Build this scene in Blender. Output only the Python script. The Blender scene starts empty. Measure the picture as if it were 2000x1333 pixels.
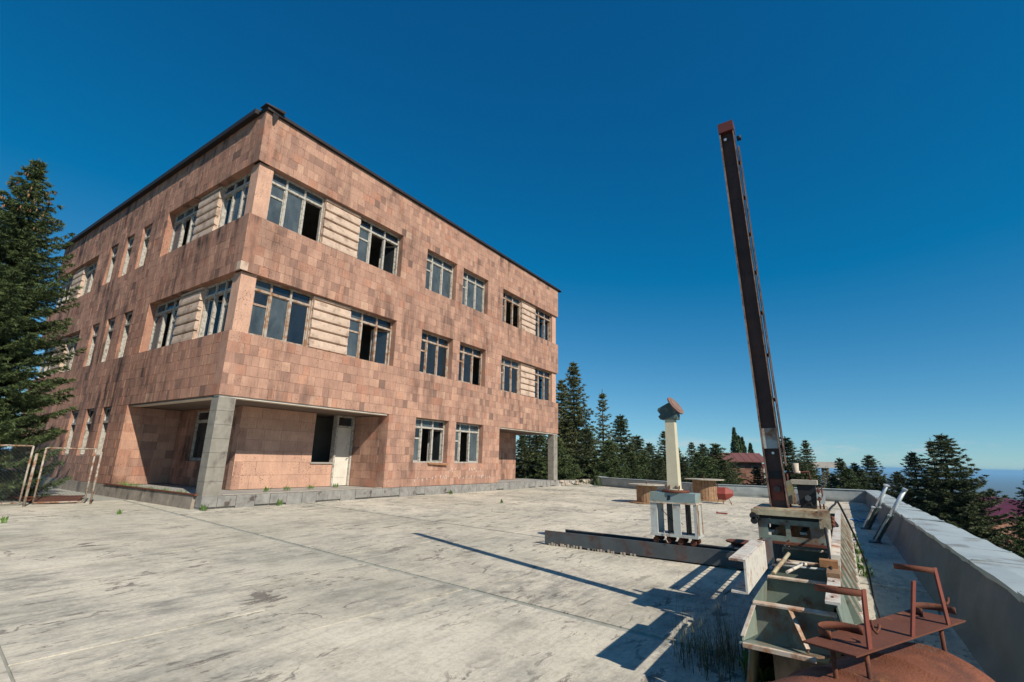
import bpy, math, random
import numpy as np
from mathutils import Vector, Matrix
random.seed(7)
rng = np.random.default_rng(7)
scene = bpy.context.scene
col = scene.collection

# ------------------------------------------------------------------ camera
FPX, PITCH, ROLL, YAW = 930.64, math.radians(13.977), math.radians(1.262), math.radians(34.047)
CAM = Vector((-6.071, -13.348, 1.383))
fwd = Vector((math.cos(PITCH)*math.cos(YAW), math.cos(PITCH)*math.sin(YAW), math.sin(PITCH)))
rt0 = Vector((math.sin(YAW), -math.cos(YAW), 0)); up0 = rt0.cross(fwd)
c_right = math.cos(ROLL)*rt0 + math.sin(ROLL)*up0
c_up = -math.sin(ROLL)*rt0 + math.cos(ROLL)*up0
cd = bpy.data.cameras.new('camera'); cam = bpy.data.objects.new('camera', cd); col.objects.link(cam)
cd.sensor_width = 36; cd.lens = FPX/2000*36; cd.clip_start = .05; cd.clip_end = 120000
cam.matrix_world = Matrix(((c_right.x, c_up.x, -fwd.x, CAM.x), (c_right.y, c_up.y, -fwd.y, CAM.y),
                           (c_right.z, c_up.z, -fwd.z, CAM.z), (0, 0, 0, 1)))
scene.camera = cam
def ray(px, py): return (fwd + c_right*((px-1000)/FPX) - c_up*((py-666.5)/FPX))
def at_x(px, py, X): d = ray(px, py); return CAM + d*((X-CAM.x)/d.x)
def at_y(px, py, Y): d = ray(px, py); return CAM + d*((Y-CAM.y)/d.y)
def at_z(px, py, Z=0.): d = ray(px, py); return CAM + d*((Z-CAM.z)/d.z)
HF = Vector((math.cos(YAW), math.sin(YAW), 0))
def at_d(px, py, D): d = ray(px, py); return CAM + d*(D/d.dot(HF))

# ------------------------------------------------------------------ sky, sun, exposure
SUNV = Vector((0.394, 1.235, -1.0)).normalized()          # direction the light travels
w = bpy.data.worlds.new('World'); scene.world = w; w.use_nodes = True
nt = w.node_tree; bg = nt.nodes['Background']
sky = nt.nodes.new('ShaderNodeTexSky'); sky.sky_type = 'NISHITA'; sky.sun_disc = False
sky.sun_elevation = math.asin(-SUNV.z); sky.sun_rotation = math.atan2(-SUNV.x, -SUNV.y)
sky.altitude = 2600; sky.air_density = 1.0; sky.dust_density = 0.4; sky.ozone_density = 2.2
hs = nt.nodes.new('ShaderNodeMix'); hs.data_type = 'RGBA'; hs.blend_type = 'MULTIPLY'; hs.inputs[0].default_value = 1
hs.inputs[7].default_value = (.42, 1.08, 1.62, 1)                  # the photograph's teal grade of the clear sky
nt.links.new(sky.outputs[0], hs.inputs[6])
sep = nt.nodes.new('ShaderNodeSeparateColor'); cmb = nt.nodes.new('ShaderNodeCombineColor'); nt.links.new(hs.outputs[2], sep.inputs[0])
def wmath(op, a, b):
    n = nt.nodes.new('ShaderNodeMath'); n.operation = op; nt.links.new(a, n.inputs[0]); n.inputs[1].default_value = b; return n.outputs[0]
nt.links.new(wmath('MULTIPLY', wmath('MAXIMUM', wmath('SUBTRACT', sep.outputs[0], .42), .015), 2.3), cmb.inputs[0])
nt.links.new(wmath('MULTIPLY', wmath('POWER', sep.outputs[1], .92), 1.30), cmb.inputs[1])
nt.links.new(wmath('MULTIPLY', wmath('POWER', sep.outputs[2], .70), 1.74), cmb.inputs[2])
# a thin bank of fair-weather cloud low over the plain, all round the horizon
gtc = nt.nodes.new('ShaderNodeTexCoord'); gmp = nt.nodes.new('ShaderNodeMapping'); gmp.inputs['Scale'].default_value = (1, 1, 5); nt.links.new(gtc.outputs['Generated'], gmp.inputs[0])
gno = nt.nodes.new('ShaderNodeTexNoise'); gno.inputs['Scale'].default_value = 11; gno.inputs['Detail'].default_value = 8; gno.inputs['Roughness'].default_value = .6; nt.links.new(gmp.outputs[0], gno.inputs['Vector'])
gsp = nt.nodes.new('ShaderNodeSeparateXYZ'); nt.links.new(gtc.outputs['Generated'], gsp.inputs[0])
def wramp(src, stops):
    r = nt.nodes.new('ShaderNodeValToRGB'); e = r.color_ramp.elements
    while len(e) < len(stops): e.new(.5)
    for i, (p_, v_) in enumerate(stops): e[i].position = p_; e[i].color = (v_, v_, v_, 1)
    nt.links.new(src, r.inputs[0]); return r.outputs[0]
band = wramp(gsp.outputs[2], [(.004, 0), (.020, 1), (.034, 1), (.055, 0)])
cl = nt.nodes.new('ShaderNodeMath'); cl.operation = 'MULTIPLY'; nt.links.new(band, cl.inputs[0]); nt.links.new(wramp(gno.outputs[0], [(.52, 0), (.70, .55)]), cl.inputs[1])
cmx = nt.nodes.new('ShaderNodeMix'); cmx.data_type = 'RGBA'; nt.links.new(cl.outputs[0], cmx.inputs[0]); nt.links.new(cmb.outputs[0], cmx.inputs[6]); cmx.inputs[7].default_value = (8.2, 9.0, 9.4, 1)
nt.links.new(cmx.outputs[2], bg.inputs['Color'])
bg.inputs['Strength'].default_value = 0.064
sl = bpy.data.lights.new('sun', 'SUN'); sl.energy = 5.0; sl.angle = math.radians(.5); sl.color = (1, .93, .81)
so = bpy.data.objects.new('sun', sl); col.objects.link(so)
so.rotation_euler = SUNV.to_track_quat('-Z', 'Y').to_euler(); so.location = (-20, -40, 40)
vs = scene.view_settings; vs.view_transform = 'Standard'; vs.look = 'None'; vs.exposure = .12; vs.gamma = 1; vs.use_curve_mapping = False
scene.cycles.max_bounces = 6; scene.cycles.transparent_max_bounces = 12

# ------------------------------------------------------------------ materials
def new_mat(name):
    m = bpy.data.materials.new(name); m.use_nodes = True
    return m, m.node_tree, m.node_tree.nodes['Principled BSDF']
def N(nt, t, **k):
    n = nt.nodes.new(t)
    for a, b in k.items(): setattr(n, a, b)
    return n
def ramp(nt, fac, stops, interp='LINEAR'):
    r = N(nt, 'ShaderNodeValToRGB'); r.color_ramp.interpolation = interp
    e = r.color_ramp.elements
    while len(e) < len(stops): e.new(.5)
    for i, (p, c) in enumerate(stops):
        e[i].position = p; e[i].color = (*c, 1) if len(c) == 3 else c
    nt.links.new(fac, r.inputs[0]); return r.outputs[0]
def noise(nt, scale, detail=4, rough=.6, vec=None, stretch=None, dist=0):
    n = N(nt, 'ShaderNodeTexNoise'); n.inputs['Scale'].default_value = scale
    n.inputs['Detail'].default_value = detail; n.inputs['Roughness'].default_value = rough
    n.inputs['Distortion'].default_value = dist
    if vec is not None:
        if stretch:
            mp = N(nt, 'ShaderNodeMapping'); mp.inputs['Scale'].default_value = stretch
            nt.links.new(vec, mp.inputs[0]); vec = mp.outputs[0]
        nt.links.new(vec, n.inputs['Vector'])
    return n.outputs[0]
def mix(nt, fac, a, b, mode='MIX'):
    m = N(nt, 'ShaderNodeMix', data_type='RGBA', blend_type=mode)
    for s, v in ((0, fac), (6, a), (7, b)):
        if isinstance(v, (int, float)): m.inputs[s].default_value = v
        elif isinstance(v, tuple): m.inputs[s].default_value = (*v, 1) if len(v) == 3 else v
        else: nt.links.new(v, m.inputs[s])
    return m.outputs[2]
def bump(nt, h, strength, dist=.02, normal=None):
    b = N(nt, 'ShaderNodeBump'); b.inputs['Strength'].default_value = strength; b.inputs['Distance'].default_value = dist
    nt.links.new(h, b.inputs['Height'])
    if normal: nt.links.new(normal, b.inputs['Normal'])
    return b.outputs[0]
def pos(nt): return N(nt, 'ShaderNodeNewGeometry').outputs['Position']
def attr(nt, name): return N(nt, 'ShaderNodeAttribute', attribute_name=name).outputs['Fac']
def math_(nt, op, a, b=None):
    m = N(nt, 'ShaderNodeMath', operation=op)
    for i, v in enumerate((a, b)):
        if v is None: continue
        if isinstance(v, (int, float)): m.inputs[i].default_value = v
        else: nt.links.new(v, m.inputs[i])
    return m.outputs[0]

def stone_mat(name, stain, tint=(1, 1, 1), contrast=1.0):
    m, nt, p = new_mat(name); P = pos(nt)
    tone = attr(nt, 'tone')
    st = [(0, (.14, .094, .08)), (.06, (.21, .130, .103)), (.15, (.31, .180, .135)), (.34, (.40, .230, .167)), (.56, (.46, .268, .192)),
          (.78, (.54, .325, .230)), (.86, (.42, .200, .133)), (.92, (.52, .275, .182)), (1, (.64, .43, .305))]
    base = ramp(nt, tone, [(q, tuple(a*b for a, b in zip(c, tint))) for q, c in st])
    base = mix(nt, .22, base, tuple(a*b for a, b in zip((.45, .275, .205), tint)))
    n1 = noise(nt, 2.3, 5, .6, P)
    base = mix(nt, .8, base, ramp(nt, n1, [(.3, (.78, .76, .76)), (.7, (1.1, 1.08, 1.05))]), 'MULTIPLY')
    n2 = noise(nt, 34, 3, .7, P)
    base = mix(nt, .55, base, ramp(nt, n2, [(.3, (.72, .70, .70)), (.6, (1.06, 1.06, 1.06))]), 'MULTIPLY')
    fl_ = noise(nt, 1.0, 3, .6, P, (46, 46, 2.2))
    base = mix(nt, .5, base, ramp(nt, fl_, [(.35, (.80, .79, .79)), (.62, (1.08, 1.08, 1.08))]), 'MULTIPLY')
    # pits of the volcanic stone
    v = N(nt, 'ShaderNodeTexVoronoi', feature='F1'); v.inputs['Scale'].default_value = 15; v.inputs['Randomness'].default_value = 1
    mp = N(nt, 'ShaderNodeMapping'); mp.inputs['Scale'].default_value = (1, 1, 1.7)
    nt.links.new(P, mp.inputs[0])
    wv = N(nt, 'ShaderNodeMix', data_type='VECTOR'); wv.inputs[0].default_value = .05
    nn = N(nt, 'ShaderNodeTexNoise'); nn.inputs['Scale'].default_value = 9; nt.links.new(P, nn.inputs['Vector'])
    nt.links.new(mp.outputs[0], wv.inputs[4]); nt.links.new(nn.outputs[1], wv.inputs[5]); nt.links.new(wv.outputs[1], v.inputs['Vector'])
    pitmask = ramp(nt, noise(nt, 1.9, 3, .6, P), [(.44, (0, 0, 0)), (.60, (1, 1, 1))])
    pit = ramp(nt, v.outputs['Distance'], [(.13, (1, 1, 1)), (.22, (0, 0, 0))])
    pit = math_(nt, 'MULTIPLY', pit, pitmask)
    base = mix(nt, pit, base, (.10, .055, .045))
    # rain streaks and soot, running down
    sN = noise(nt, 1.0, 5, .62, P, (2.6, 2.6, .34))
    sM = noise(nt, .42, 4, .65, P)
    stn = math_(nt, 'MULTIPLY', ramp(nt, sN, [(.42, (0, 0, 0)), (.62, (1, 1, 1))]), ramp(nt, sM, [(.42, (0, 0, 0)), (.60, (1, 1, 1))]))
    base = mix(nt, math_(nt, 'MULTIPLY', stn, stain), base, (.065, .042, .036))
    nt.links.new(base, p.inputs['Base Color']); p.inputs['Roughness'].default_value = .93
    p.inputs['Specular IOR Level'].default_value = .2
    w1 = N(nt, 'ShaderNodeTexNoise'); w1.inputs['Scale'].default_value = 1; w1.inputs['Detail'].default_value = 3
    mp2 = N(nt, 'ShaderNodeMapping'); mp2.inputs['Scale'].default_value = (60, 60, 5); nt.links.new(P, mp2.inputs[0]); nt.links.new(mp2.outputs[0], w1.inputs['Vector'])
    h = math_(nt, 'SUBTRACT', w1.outputs[0], math_(nt, 'MULTIPLY', pit, 2.0))
    nt.links.new(bump(nt, h, .8, .010), p.inputs['Normal'])
    return m
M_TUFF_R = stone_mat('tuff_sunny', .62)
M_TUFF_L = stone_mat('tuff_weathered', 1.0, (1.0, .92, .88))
M_TUFF_FAR = stone_mat('tuff_far', .5, (.62, .55, .52))
M_PINK = stone_mat('tuff_smooth', .12, (1.22, 1.25, 1.25))

def simple(name, color, rough=.8, n_scale=8, var=.25, metal=0, spots=None, bumps=.15, bscale=40, spec=.3, grime=None):
    m, nt, p = new_mat(name); P = pos(nt)
    f = noise(nt, n_scale, 5, .62, P)
    base = ramp(nt, f, [(.25, tuple(c*(1-var) for c in color)), (.75, tuple(min(1, c*(1+var)) for c in color))])
    if grime:
        g = noise(nt, grime[1], 6, .65, P, grime[3] if len(grime) > 3 else None)
        base = mix(nt, ramp(nt, g, [(grime[2], (0, 0, 0)), (grime[2]+.10, (1, 1, 1))]), base, grime[0])
    if spots:
        for (c, sc, th) in spots:
            g = noise(nt, sc, 7, .68, P)
            fine = noise(nt, 60, 3, .6, P)
            cc = mix(nt, fine, tuple(a*.55 for a in c), tuple(min(1, a*1.35) for a in c))
            base = mix(nt, ramp(nt, g, [(th-.05, (0, 0, 0)), (th+.12, (1, 1, 1))]), base, cc)
    nt.links.new(base, p.inputs['Base Color']); p.inputs['Roughness'].default_value = rough
    p.inputs['Metallic'].default_value = metal; p.inputs['Specular IOR Level'].default_value = spec
    if bumps: nt.links.new(bump(nt, noise(nt, bscale, 5, .65, P), bumps, .01), p.inputs['Normal'])
    return m
RUST = (.20, .075, .03)
M_FLOORBASE = simple('joint_sealant', (.34, .335, .285), .9, 3, .25)
M_BASALT = simple('basalt', (.25, .235, .215), .9, 5, .35, grime=((.09, .075, .065), 2.5, .56))
M_COLUMN = simple('column_stone', (.25, .228, .19), .9, 4, .22, grime=((.14, .12, .10), 1.6, .53, (1, 1, .6)))
M_PLASTER = simple('plaster', (.62, .55, .46), .9, 3, .15)
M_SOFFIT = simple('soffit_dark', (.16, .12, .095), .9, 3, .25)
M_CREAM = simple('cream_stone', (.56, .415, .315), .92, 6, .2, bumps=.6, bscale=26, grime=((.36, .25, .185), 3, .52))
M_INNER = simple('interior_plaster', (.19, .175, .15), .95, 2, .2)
M_PLINTH = simple('plinth_concrete', (.27, .225, .18), .92, 3, .3, grime=((.13, .11, .09), 1.8, .53, (1, 1, .5)))
M_RUBBLE = simple('rubble', (.40, .33, .26), .95, 6, .45, bumps=.6, bscale=18)
M_ROOF = simple('roof_metal', (.024, .017, .016), .6, 5, .3, spec=.4)
M_WOODW = simple('weathered_window_wood', (.43, .40, .35), .85, 14, .28, spots=[((.20, .15, .105), 9, .54)], bumps=.3)
M_WOODR = simple('rusty_window_wood', (.42, .36, .30), .85, 14, .3, spots=[((.27, .13, .06), 7, .48)], bumps=.3)
M_DOOR = simple('door_paint', (.62, .575, .49), .7, 3, .12, spots=[((.40, .30, .2), 5, .64)])
M_BROWNWOOD = simple('bare_wood', (.33, .16, .07), .85, 20, .35)
M_GREENP = simple('sage_paint', (.20, .24, .195), .55, 5, .18, spots=[(RUST, 3.2, .56), ((.13, .06, .03), 8, .60)], bumps=.1)
M_WHITEP = simple('flaking_white_paint', (.62, .57, .49), .6, 6, .15, spots=[((.36, .17, .08), 6, .55), (RUST, 11, .60)], bumps=.2)
M_GATE = simple('dull_gate_paint', (.38, .33, .27), .75, 9, .25, spots=[((.24, .09, .035), 7, .50), ((.12, .06, .03), 14, .58)], bumps=.2)
M_CREAMP = simple('yellowed_paint', (.45, .38, .25), .6, 6, .2, spots=[((.22, .085, .035), 5, .50), ((.06, .045, .035), 9, .61)], bumps=.2)
M_PALEEDGE = simple('bare_steel_edge', (.56, .47, .37), .6, 9, .25, spots=[((.36, .16, .07), 8, .52)])
M_RUST = simple('rust_red', (.135, .046, .026), .85, 7, .35, spots=[((.10, .042, .03), 3.5, .56), ((.27, .10, .045), 8, .60)], bumps=.25, bscale=90)
M_RUSTR = simple('red_oxide', (.20, .055, .038), .75, 6, .25, spots=[((.15, .05, .03), 6, .58)], bumps=.15)
M_DISC = simple('disc_brown', (.20, .125, .10), .8, 8, .3, spots=[((.28, .13, .07), 7, .58)])
M_BARREL = simple('barrel_rust', (.19, .066, .035), .75, 5, .4, spots=[((.085, .035, .025), 3.5, .52), ((.15, .12, .105), 6, .62), ((.27, .11, .045), 14, .62)], bumps=.6, bscale=110)
M_MAST = simple('mast_brown', (.075, .042, .034), .6, 6, .3, spots=[((.13, .05, .025), 4, .62)], bumps=.15)
M_MASTLIT = simple('mast_lit_edge', (.27, .18, .135), .6, 12, .3, spots=[((.09, .045, .03), 9, .5)])  # paler brown paints the light caught along the mast edges
M_MASTCAP = simple('mast_cap_red', (.12, .032, .027), .6, 6, .2)
M_BLACK = simple('black_iron', (.02, .02, .021), .55, 8, .3, spots=[((.08, .04, .025), 9, .64)])
M_RUBBER = simple('black_cable', (.016, .016, .017), .6, 8, .2, bumps=0)
M_STEELG = simple('grey_beam_paint', (.075, .085, .09), .55, 4, .25, spots=[((.14, .05, .03), 3.0, .58), ((.05, .045, .045), 6, .6)], bumps=.15)
M_PALEG = simple('pale_grey_paint', (.44, .46, .43), .6, 4, .15, spots=[((.30, .15, .07), 4.5, .60), ((.16, .09, .05), 9, .64)], bumps=.1)
M_BLUEG = simple('blue_grey_paint', (.22, .29, .29), .6, 4, .2, spots=[((.30, .25, .11), 3.5, .57), ((.15, .08, .05), 8, .62)], bumps=.1)
M_POST = simple('cream_post_paint', (.60, .53, .37), .6, 4, .1, spots=[((.30, .15, .07), 3.4, .66)], bumps=.1)
M_SPOOL = simple('spool_wood', (.29, .175, .10), .9, 9, .35, bumps=.4)
M_SPOOLTOP = simple('spool_grey_wood', (.40, .35, .28), .9, 9, .25, bumps=.4)
M_COPING = simple('coping_zinc', (.40, .44, .43), .5, 1.6, .14, metal=0, spec=.5, grime=((.27, .265, .235), 1.8, .53), spots=[((.30, .23, .16), 4.5, .68)], bumps=.2, bscale=7)
M_FELT2 = simple('far_parapet_felt', (.30, .33, .33), .7, 1.5, .25, bumps=.5, bscale=5, grime=((.22, .22, .21), 1.6, .55))
M_FELT = simple('parapet_felt', (.15, .155, .15), .75, 1.5, .3, bumps=.5, bscale=5, grime=((.21, .20, .18), 1.4, .58))
M_GALV = simple('galvanised', (.62, .63, .62), .35, 6, .12, metal=.6, spec=.5)
M_DKGREEN = simple('dark_green_paint', (.06, .09, .085), .5, 6, .25, spots=[((.4, .4, .36), 6, .6)])
M_REDSHEET = simple('red_sheet', (.27, .055, .04), .6, 5, .2)
M_ROOFRED = simple('roof_maroon', (.16, .035, .055), .5, .6, .15)
M_ROOFBR = simple('roof_brown_red', (.19, .075, .06), .6, .8, .2)
M_BLUETARP = simple('blue_plastic', (.05, .16, .34), .5, 6, .3)
M_CONC = simple('grey_concrete', (.33, .31, .28), .9, 2, .2)
M_BARK = simple('bark', (.075, .055, .042), .95, 12, .35, bumps=.5)
M_WHITEGR = simple('white_paint_scrawl', (.72, .68, .64), .9, 20, .1, bumps=0)
M_CONE = simple('cone_brown', (.24, .135, .065), .85, 12, .3, bumps=0)

def concrete():
    m, nt, p = new_mat('terrace_concrete'); P = pos(nt)
    tone = attr(nt, 'tone')
    base = ramp(nt, tone, [(0, (.575, .52, .425)), (.5, (.61, .555, .455)), (1, (.645, .59, .49))])
    big = noise(nt, .32, 5, .6, P)
    base = mix(nt, .9, base, ramp(nt, big, [(.32, (.74, .76, .74)), (.62, (1.08, 1.06, 1.03))]), 'MULTIPLY')
    brush = noise(nt, 1.0, 7, .72, P, (1.0, 10, 1))
    base = mix(nt, .55, base, ramp(nt, brush, [(.30, (.62, .62, .62)), (.48, (.98, .98, .98)), (.70, (1.18, 1.16, 1.12))]), 'MULTIPLY')
    blot = noise(nt, 1.7, 8, .72, P)
    base = mix(nt, .9, base, ramp(nt, blot, [(.32, (.66, .66, .65)), (.50, (1, 1, 1)), (.70, (1.12, 1.10, 1.07))]), 'MULTIPLY')
    speck = noise(nt, 22, 4, .7, P)
    base = mix(nt, .6, base, ramp(nt, speck, [(.34, (.70, .69, .67)), (.52, (1, 1, 1)), (.72, (1.10, 1.09, 1.07))]), 'MULTIPLY')
    # grey lichen film in soft patches
    film = math_(nt, 'MULTIPLY', ramp(nt, noise(nt, .55, 4, .6, P), [(.44, (0, 0, 0)), (.62, (1, 1, 1))]),
                 ramp(nt, noise(nt, 1.0, 8, .78, P, (2.2, 5, 1)), [(.44, (0, 0, 0)), (.60, (1, 1, 1))]))
    base = mix(nt, math_(nt, 'MULTIPLY', film, .72), base, (.17, .165, .155))
    # flaked dark patches, sharp edges
    zone = ramp(nt, noise(nt, .42, 3, .55, P), [(.47, (0, 0, 0)), (.57, (1, 1, 1))])
    flake = ramp(nt, noise(nt, 1.9, 9, .72, P, (.9, 2.0, 1), .5), [(.575, (0, 0, 0)), (.59, (1, 1, 1))])
    fl = math_(nt, 'MULTIPLY', zone, flake)
    base = mix(nt, math_(nt, 'MULTIPLY', fl, .85), base, (.135, .115, .10))
    vor = N(nt, 'ShaderNodeTexVoronoi', feature='DISTANCE_TO_EDGE'); vor.inputs['Scale'].default_value = .9
    dn = N(nt, 'ShaderNodeTexNoise'); dn.inputs['Scale'].default_value = 3; dn.inputs['Detail'].default_value = 6; nt.links.new(P, dn.inputs['Vector'])
    wv = N(nt, 'ShaderNodeMix', data_type='VECTOR'); wv.inputs[0].default_value = .3
    nt.links.new(P, wv.inputs[4]); nt.links.new(dn.outputs[1], wv.inputs[5]); nt.links.new(wv.outputs[1], vor.inputs['Vector'])
    crack = math_(nt, 'MULTIPLY', ramp(nt, vor.outputs['Distance'], [(.002, (1, 1, 1)), (.007, (0, 0, 0))]), ramp(nt, noise(nt, .7, 3, .5, P), [(.56, (0, 0, 0)), (.62, (1, 1, 1))]))
    base = mix(nt, math_(nt, 'MULTIPLY', crack, .75), base, (.11, .095, .085))
    z2 = ramp(nt, noise(nt, .8, 4, .6, P), [(.44, (0, 0, 0)), (.56, (1, 1, 1))])
    f2 = math_(nt, 'MULTIPLY', z2, ramp(nt, noise(nt, 5.5, 6, .70, P, (.7, 2.2, 1), .7), [(.575, (0, 0, 0)), (.605, (1, 1, 1))]))
    base = mix(nt, math_(nt, 'MULTIPLY', f2, .72), base, (.15, .125, .105))
    nt.links.new(base, p.inputs['Base Color']); p.inputs['Roughness'].default_value = .9; p.inputs['Specular IOR Level'].default_value = .2
    h = math_(nt, 'SUBTRACT', math_(nt, 'ADD', math_(nt, 'MULTIPLY', brush, .8), noise(nt, 50, 4, .7, P)), math_(nt, 'MULTIPLY', fl, .8))
    nt.links.new(bump(nt, h, .35, .012), p.inputs['Normal'])
    return m
M_FLOOR = concrete()

def glass(name, dust, dcol):
    m, nt, p = new_mat(name); nt.nodes.remove(p); out = nt.nodes['Material Output']; P = pos(nt)
    tr = N(nt, 'ShaderNodeBsdfTransparent'); tr.inputs[0].default_value = (.62, .66, .66, 1)
    gl = N(nt, 'ShaderNodeBsdfGlossy'); gl.inputs['Roughness'].default_value = .03; gl.inputs[0].default_value = (.9, .95, 1, 1)
    fr = N(nt, 'ShaderNodeFresnel'); fr.inputs[0].default_value = 1.55
    nt.links.new(bump(nt, noise(nt, 1.3, 2, .5, P), .12, .02), gl.inputs['Normal'])
    m1 = N(nt, 'ShaderNodeMixShader'); nt.links.new(math_(nt, 'MULTIPLY', fr.outputs[0], 1.1), m1.inputs[0]); nt.links.new(tr.outputs[0], m1.inputs[1]); nt.links.new(gl.outputs[0], m1.inputs[2])
    df = N(nt, 'ShaderNodeBsdfDiffuse'); df.inputs[0].default_value = (*dcol, 1)
    m2 = N(nt, 'ShaderNodeMixShader')
    f = math_(nt, 'MULTIPLY', ramp(nt, noise(nt, 2.4, 5, .65, P, (1, 1, .5)), [(.3, (.35, .35, .35)), (.7, (1, 1, 1))]), dust)
    nt.links.new(f, m2.inputs[0]); nt.links.new(m1.outputs[0], m2.inputs[1]); nt.links.new(df.outputs[0], m2.inputs[2]); nt.links.new(m2.outputs[0], out.inputs[0])
    return m
M_GLASS = glass('window_glass', .2, (.11, .125, .135))
M_GLASSD = glass('dusty_window_glass', .66, (.145, .18, .195))
M_WATER = simple('far_plain', (.07, .085, .055), .9, .0006, .3, bumps=0)

def leaf_mat(name, c1, c2, trans=.25):
    m, nt, p = new_mat(name)
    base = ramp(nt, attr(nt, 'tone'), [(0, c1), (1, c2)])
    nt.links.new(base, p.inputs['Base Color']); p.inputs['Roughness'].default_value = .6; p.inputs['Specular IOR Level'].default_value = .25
    return m
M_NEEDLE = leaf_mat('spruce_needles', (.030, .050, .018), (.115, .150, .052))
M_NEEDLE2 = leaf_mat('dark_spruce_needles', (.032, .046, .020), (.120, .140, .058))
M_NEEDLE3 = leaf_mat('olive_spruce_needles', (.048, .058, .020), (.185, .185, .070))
M_POPLAR = leaf_mat('poplar_leaves', (.03, .055, .02), (.075, .11, .04))
M_WEED = leaf_mat('weed_leaves', (.06, .12, .02), (.14, .24, .05))
M_GRASS = leaf_mat('dry_grass', (.04, .055, .02), (.22, .18, .09))
M_GROUND = simple('hill_ground', (.085, .08, .045), .95, .4, .4, bumps=0)

# ------------------------------------------------------------------ mesh helpers
class MB:
    def __init__(s): s.v = []; s.f = []; s.t = []; s.sm = []
    def quadmesh(s, verts, faces, tone=.5, smooth=False):
        b = len(s.v); s.v += [tuple(p) for p in verts]
        for f in faces: s.f.append(tuple(b+i for i in f)); s.t.append(tone); s.sm.append(smooth)
        return s
    def hexa(s, P, tone=.5, flip=False):   # P: 4 bottom ccw (seen from above), 4 top
        F = [(3, 2, 1, 0), (4, 5, 6, 7), (0, 1, 5, 4), (1, 2, 6, 5), (2, 3, 7, 6), (3, 0, 4, 7)]
        a, b, d, e = Vector(P[0]), Vector(P[1]), Vector(P[3]), Vector(P[4])
        if (b-a).cross(d-a).dot(e-a) < 0: F = [tuple(reversed(q)) for q in F]
        return s.quadmesh(P, F, tone)
    def box(s, x0, x1, y0, y1, z0, z1, tone=.5):
        x0, x1 = min(x0, x1), max(x0, x1); y0, y1 = min(y0, y1), max(y0, y1); z0, z1 = min(z0, z1), max(z0, z1)
        return s.hexa([(x0, y0, z0), (x1, y0, z0), (x1, y1, z0), (x0, y1, z0), (x0, y0, z1), (x1, y0, z1), (x1, y1, z1), (x0, y1, z1)], tone)
    def bar(s, p, q, w, h, up=(0, 0, 1), tone=.5):
        p, q = Vector(p), Vector(q); d = (q-p).normalized(); up = Vector(up)
        if abs(d.dot(up)) > .98: up = Vector((1, 0, 0))
        r = d.cross(up).normalized()*w/2; u = r.cross(d).normalized()*h/2
        return s.hexa([p-r-u, p+r-u, q+r-u, q-r-u, p-r+u, p+r+u, q+r+u, q-r+u], tone)
    def tube(s, pts, r, n=8, caps=True, tone=.5):
        pts = [Vector(p) for p in pts]; rs = r if isinstance(r, (list, tuple)) else [r]*len(pts)
        vs = []; prev = None
        for i, p in enumerate(pts):
            d = (pts[min(i+1, len(pts)-1)]-pts[max(i-1, 0)]).normalized()
            a = prev if prev is not None else (Vector((0, 0, 1)) if abs(d.z) < .9 else Vector((1, 0, 0)))
            x = (a-d*a.dot(d)).normalized(); prev = x; y = d.cross(x)
            for k in range(n):
                t = 2*math.pi*k/n; vs.append(p+(x*math.cos(t)+y*math.sin(t))*rs[i])
        fs = []
        for i in range(len(pts)-1):
            for k in range(n):
                k2 = (k+1) % n; fs.append((i*n+k, i*n+k2, (i+1)*n+k2, (i+1)*n+k))
        s.quadmesh(vs, fs, tone, True)
        if caps:
            b = len(s.v)-len(vs)
            s.f.append(tuple(b+k for k in reversed(range(n)))); s.t.append(tone); s.sm.append(False)
            e = b+(len(pts)-1)*n
            s.f.append(tuple(e+k for k in range(n))); s.t.append(tone); s.sm.append(False)
        return s
    def cyl(s, p, q, r, n=24, r2=None, tone=.5): return s.tube([p, q], [r, r if r2 is None else r2], n, True, tone)
    def prism(s, poly, axis, a, b, tone=.5):
        """poly: 2-D points in the two other axes (cyclic order), extruded along axis from a to b"""
        n = len(poly)
        def P(c, v):
            if axis == 0: return (v, c[0], c[1])
            if axis == 1: return (c[0], v, c[1])
            return (c[0], c[1], v)
        V = [P(c, a) for c in poly]+[P(c, b) for c in poly]
        ar = sum(poly[i][0]*poly[(i+1) % n][1]-poly[(i+1) % n][0]*poly[i][1] for i in range(n))
        F = [tuple(reversed(range(n))), tuple(range(n, 2*n))]+[(i, (i+1) % n, n+(i+1) % n, n+i) for i in range(n)]
        flip = (ar < 0) ^ (b < a) ^ (axis == 1)
        if flip: F = [tuple(reversed(f)) for f in F]
        return s.quadmesh(V, F, tone)
    def build(s, name, mat, parent=None, kind=None):
        me = bpy.data.meshes.new(name); me.from_pydata(s.v, [], s.f)
        a = me.attributes.new('tone', 'FLOAT', 'FACE'); a.data.foreach_set('value', np.array(s.t, dtype=np.float32))
        me.polygons.foreach_set('use_smooth', np.array(s.sm, dtype=bool))
        me.materials.append(mat); me.update()
        o = bpy.data.objects.new(name, me); col.objects.link(o)
        if parent is not None:
            o.parent = parent; o.matrix_parent_inverse = parent_inv(parent)
        if kind: o['kind'] = kind
        return o
def world_of(o):
    m = o.matrix_basis.copy()
    while o.parent is not None:
        m = o.parent.matrix_basis @ o.matrix_parent_inverse @ m; o = o.parent
    return m
def parent_inv(p): return world_of(p).inverted()
def thing(name, label, cat, loc=(0, 0, 0), group=None):
    o = bpy.data.objects.new(name, None); col.objects.link(o); o.location = loc; o.empty_display_size = .1
    return tag(o, label, cat, group)
def tag(o, label, cat, group=None):
    o['label'] = label; o['category'] = cat
    if group: o['group'] = group
    return o
def structure(o): o['kind'] = 'structure'; return o
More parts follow.
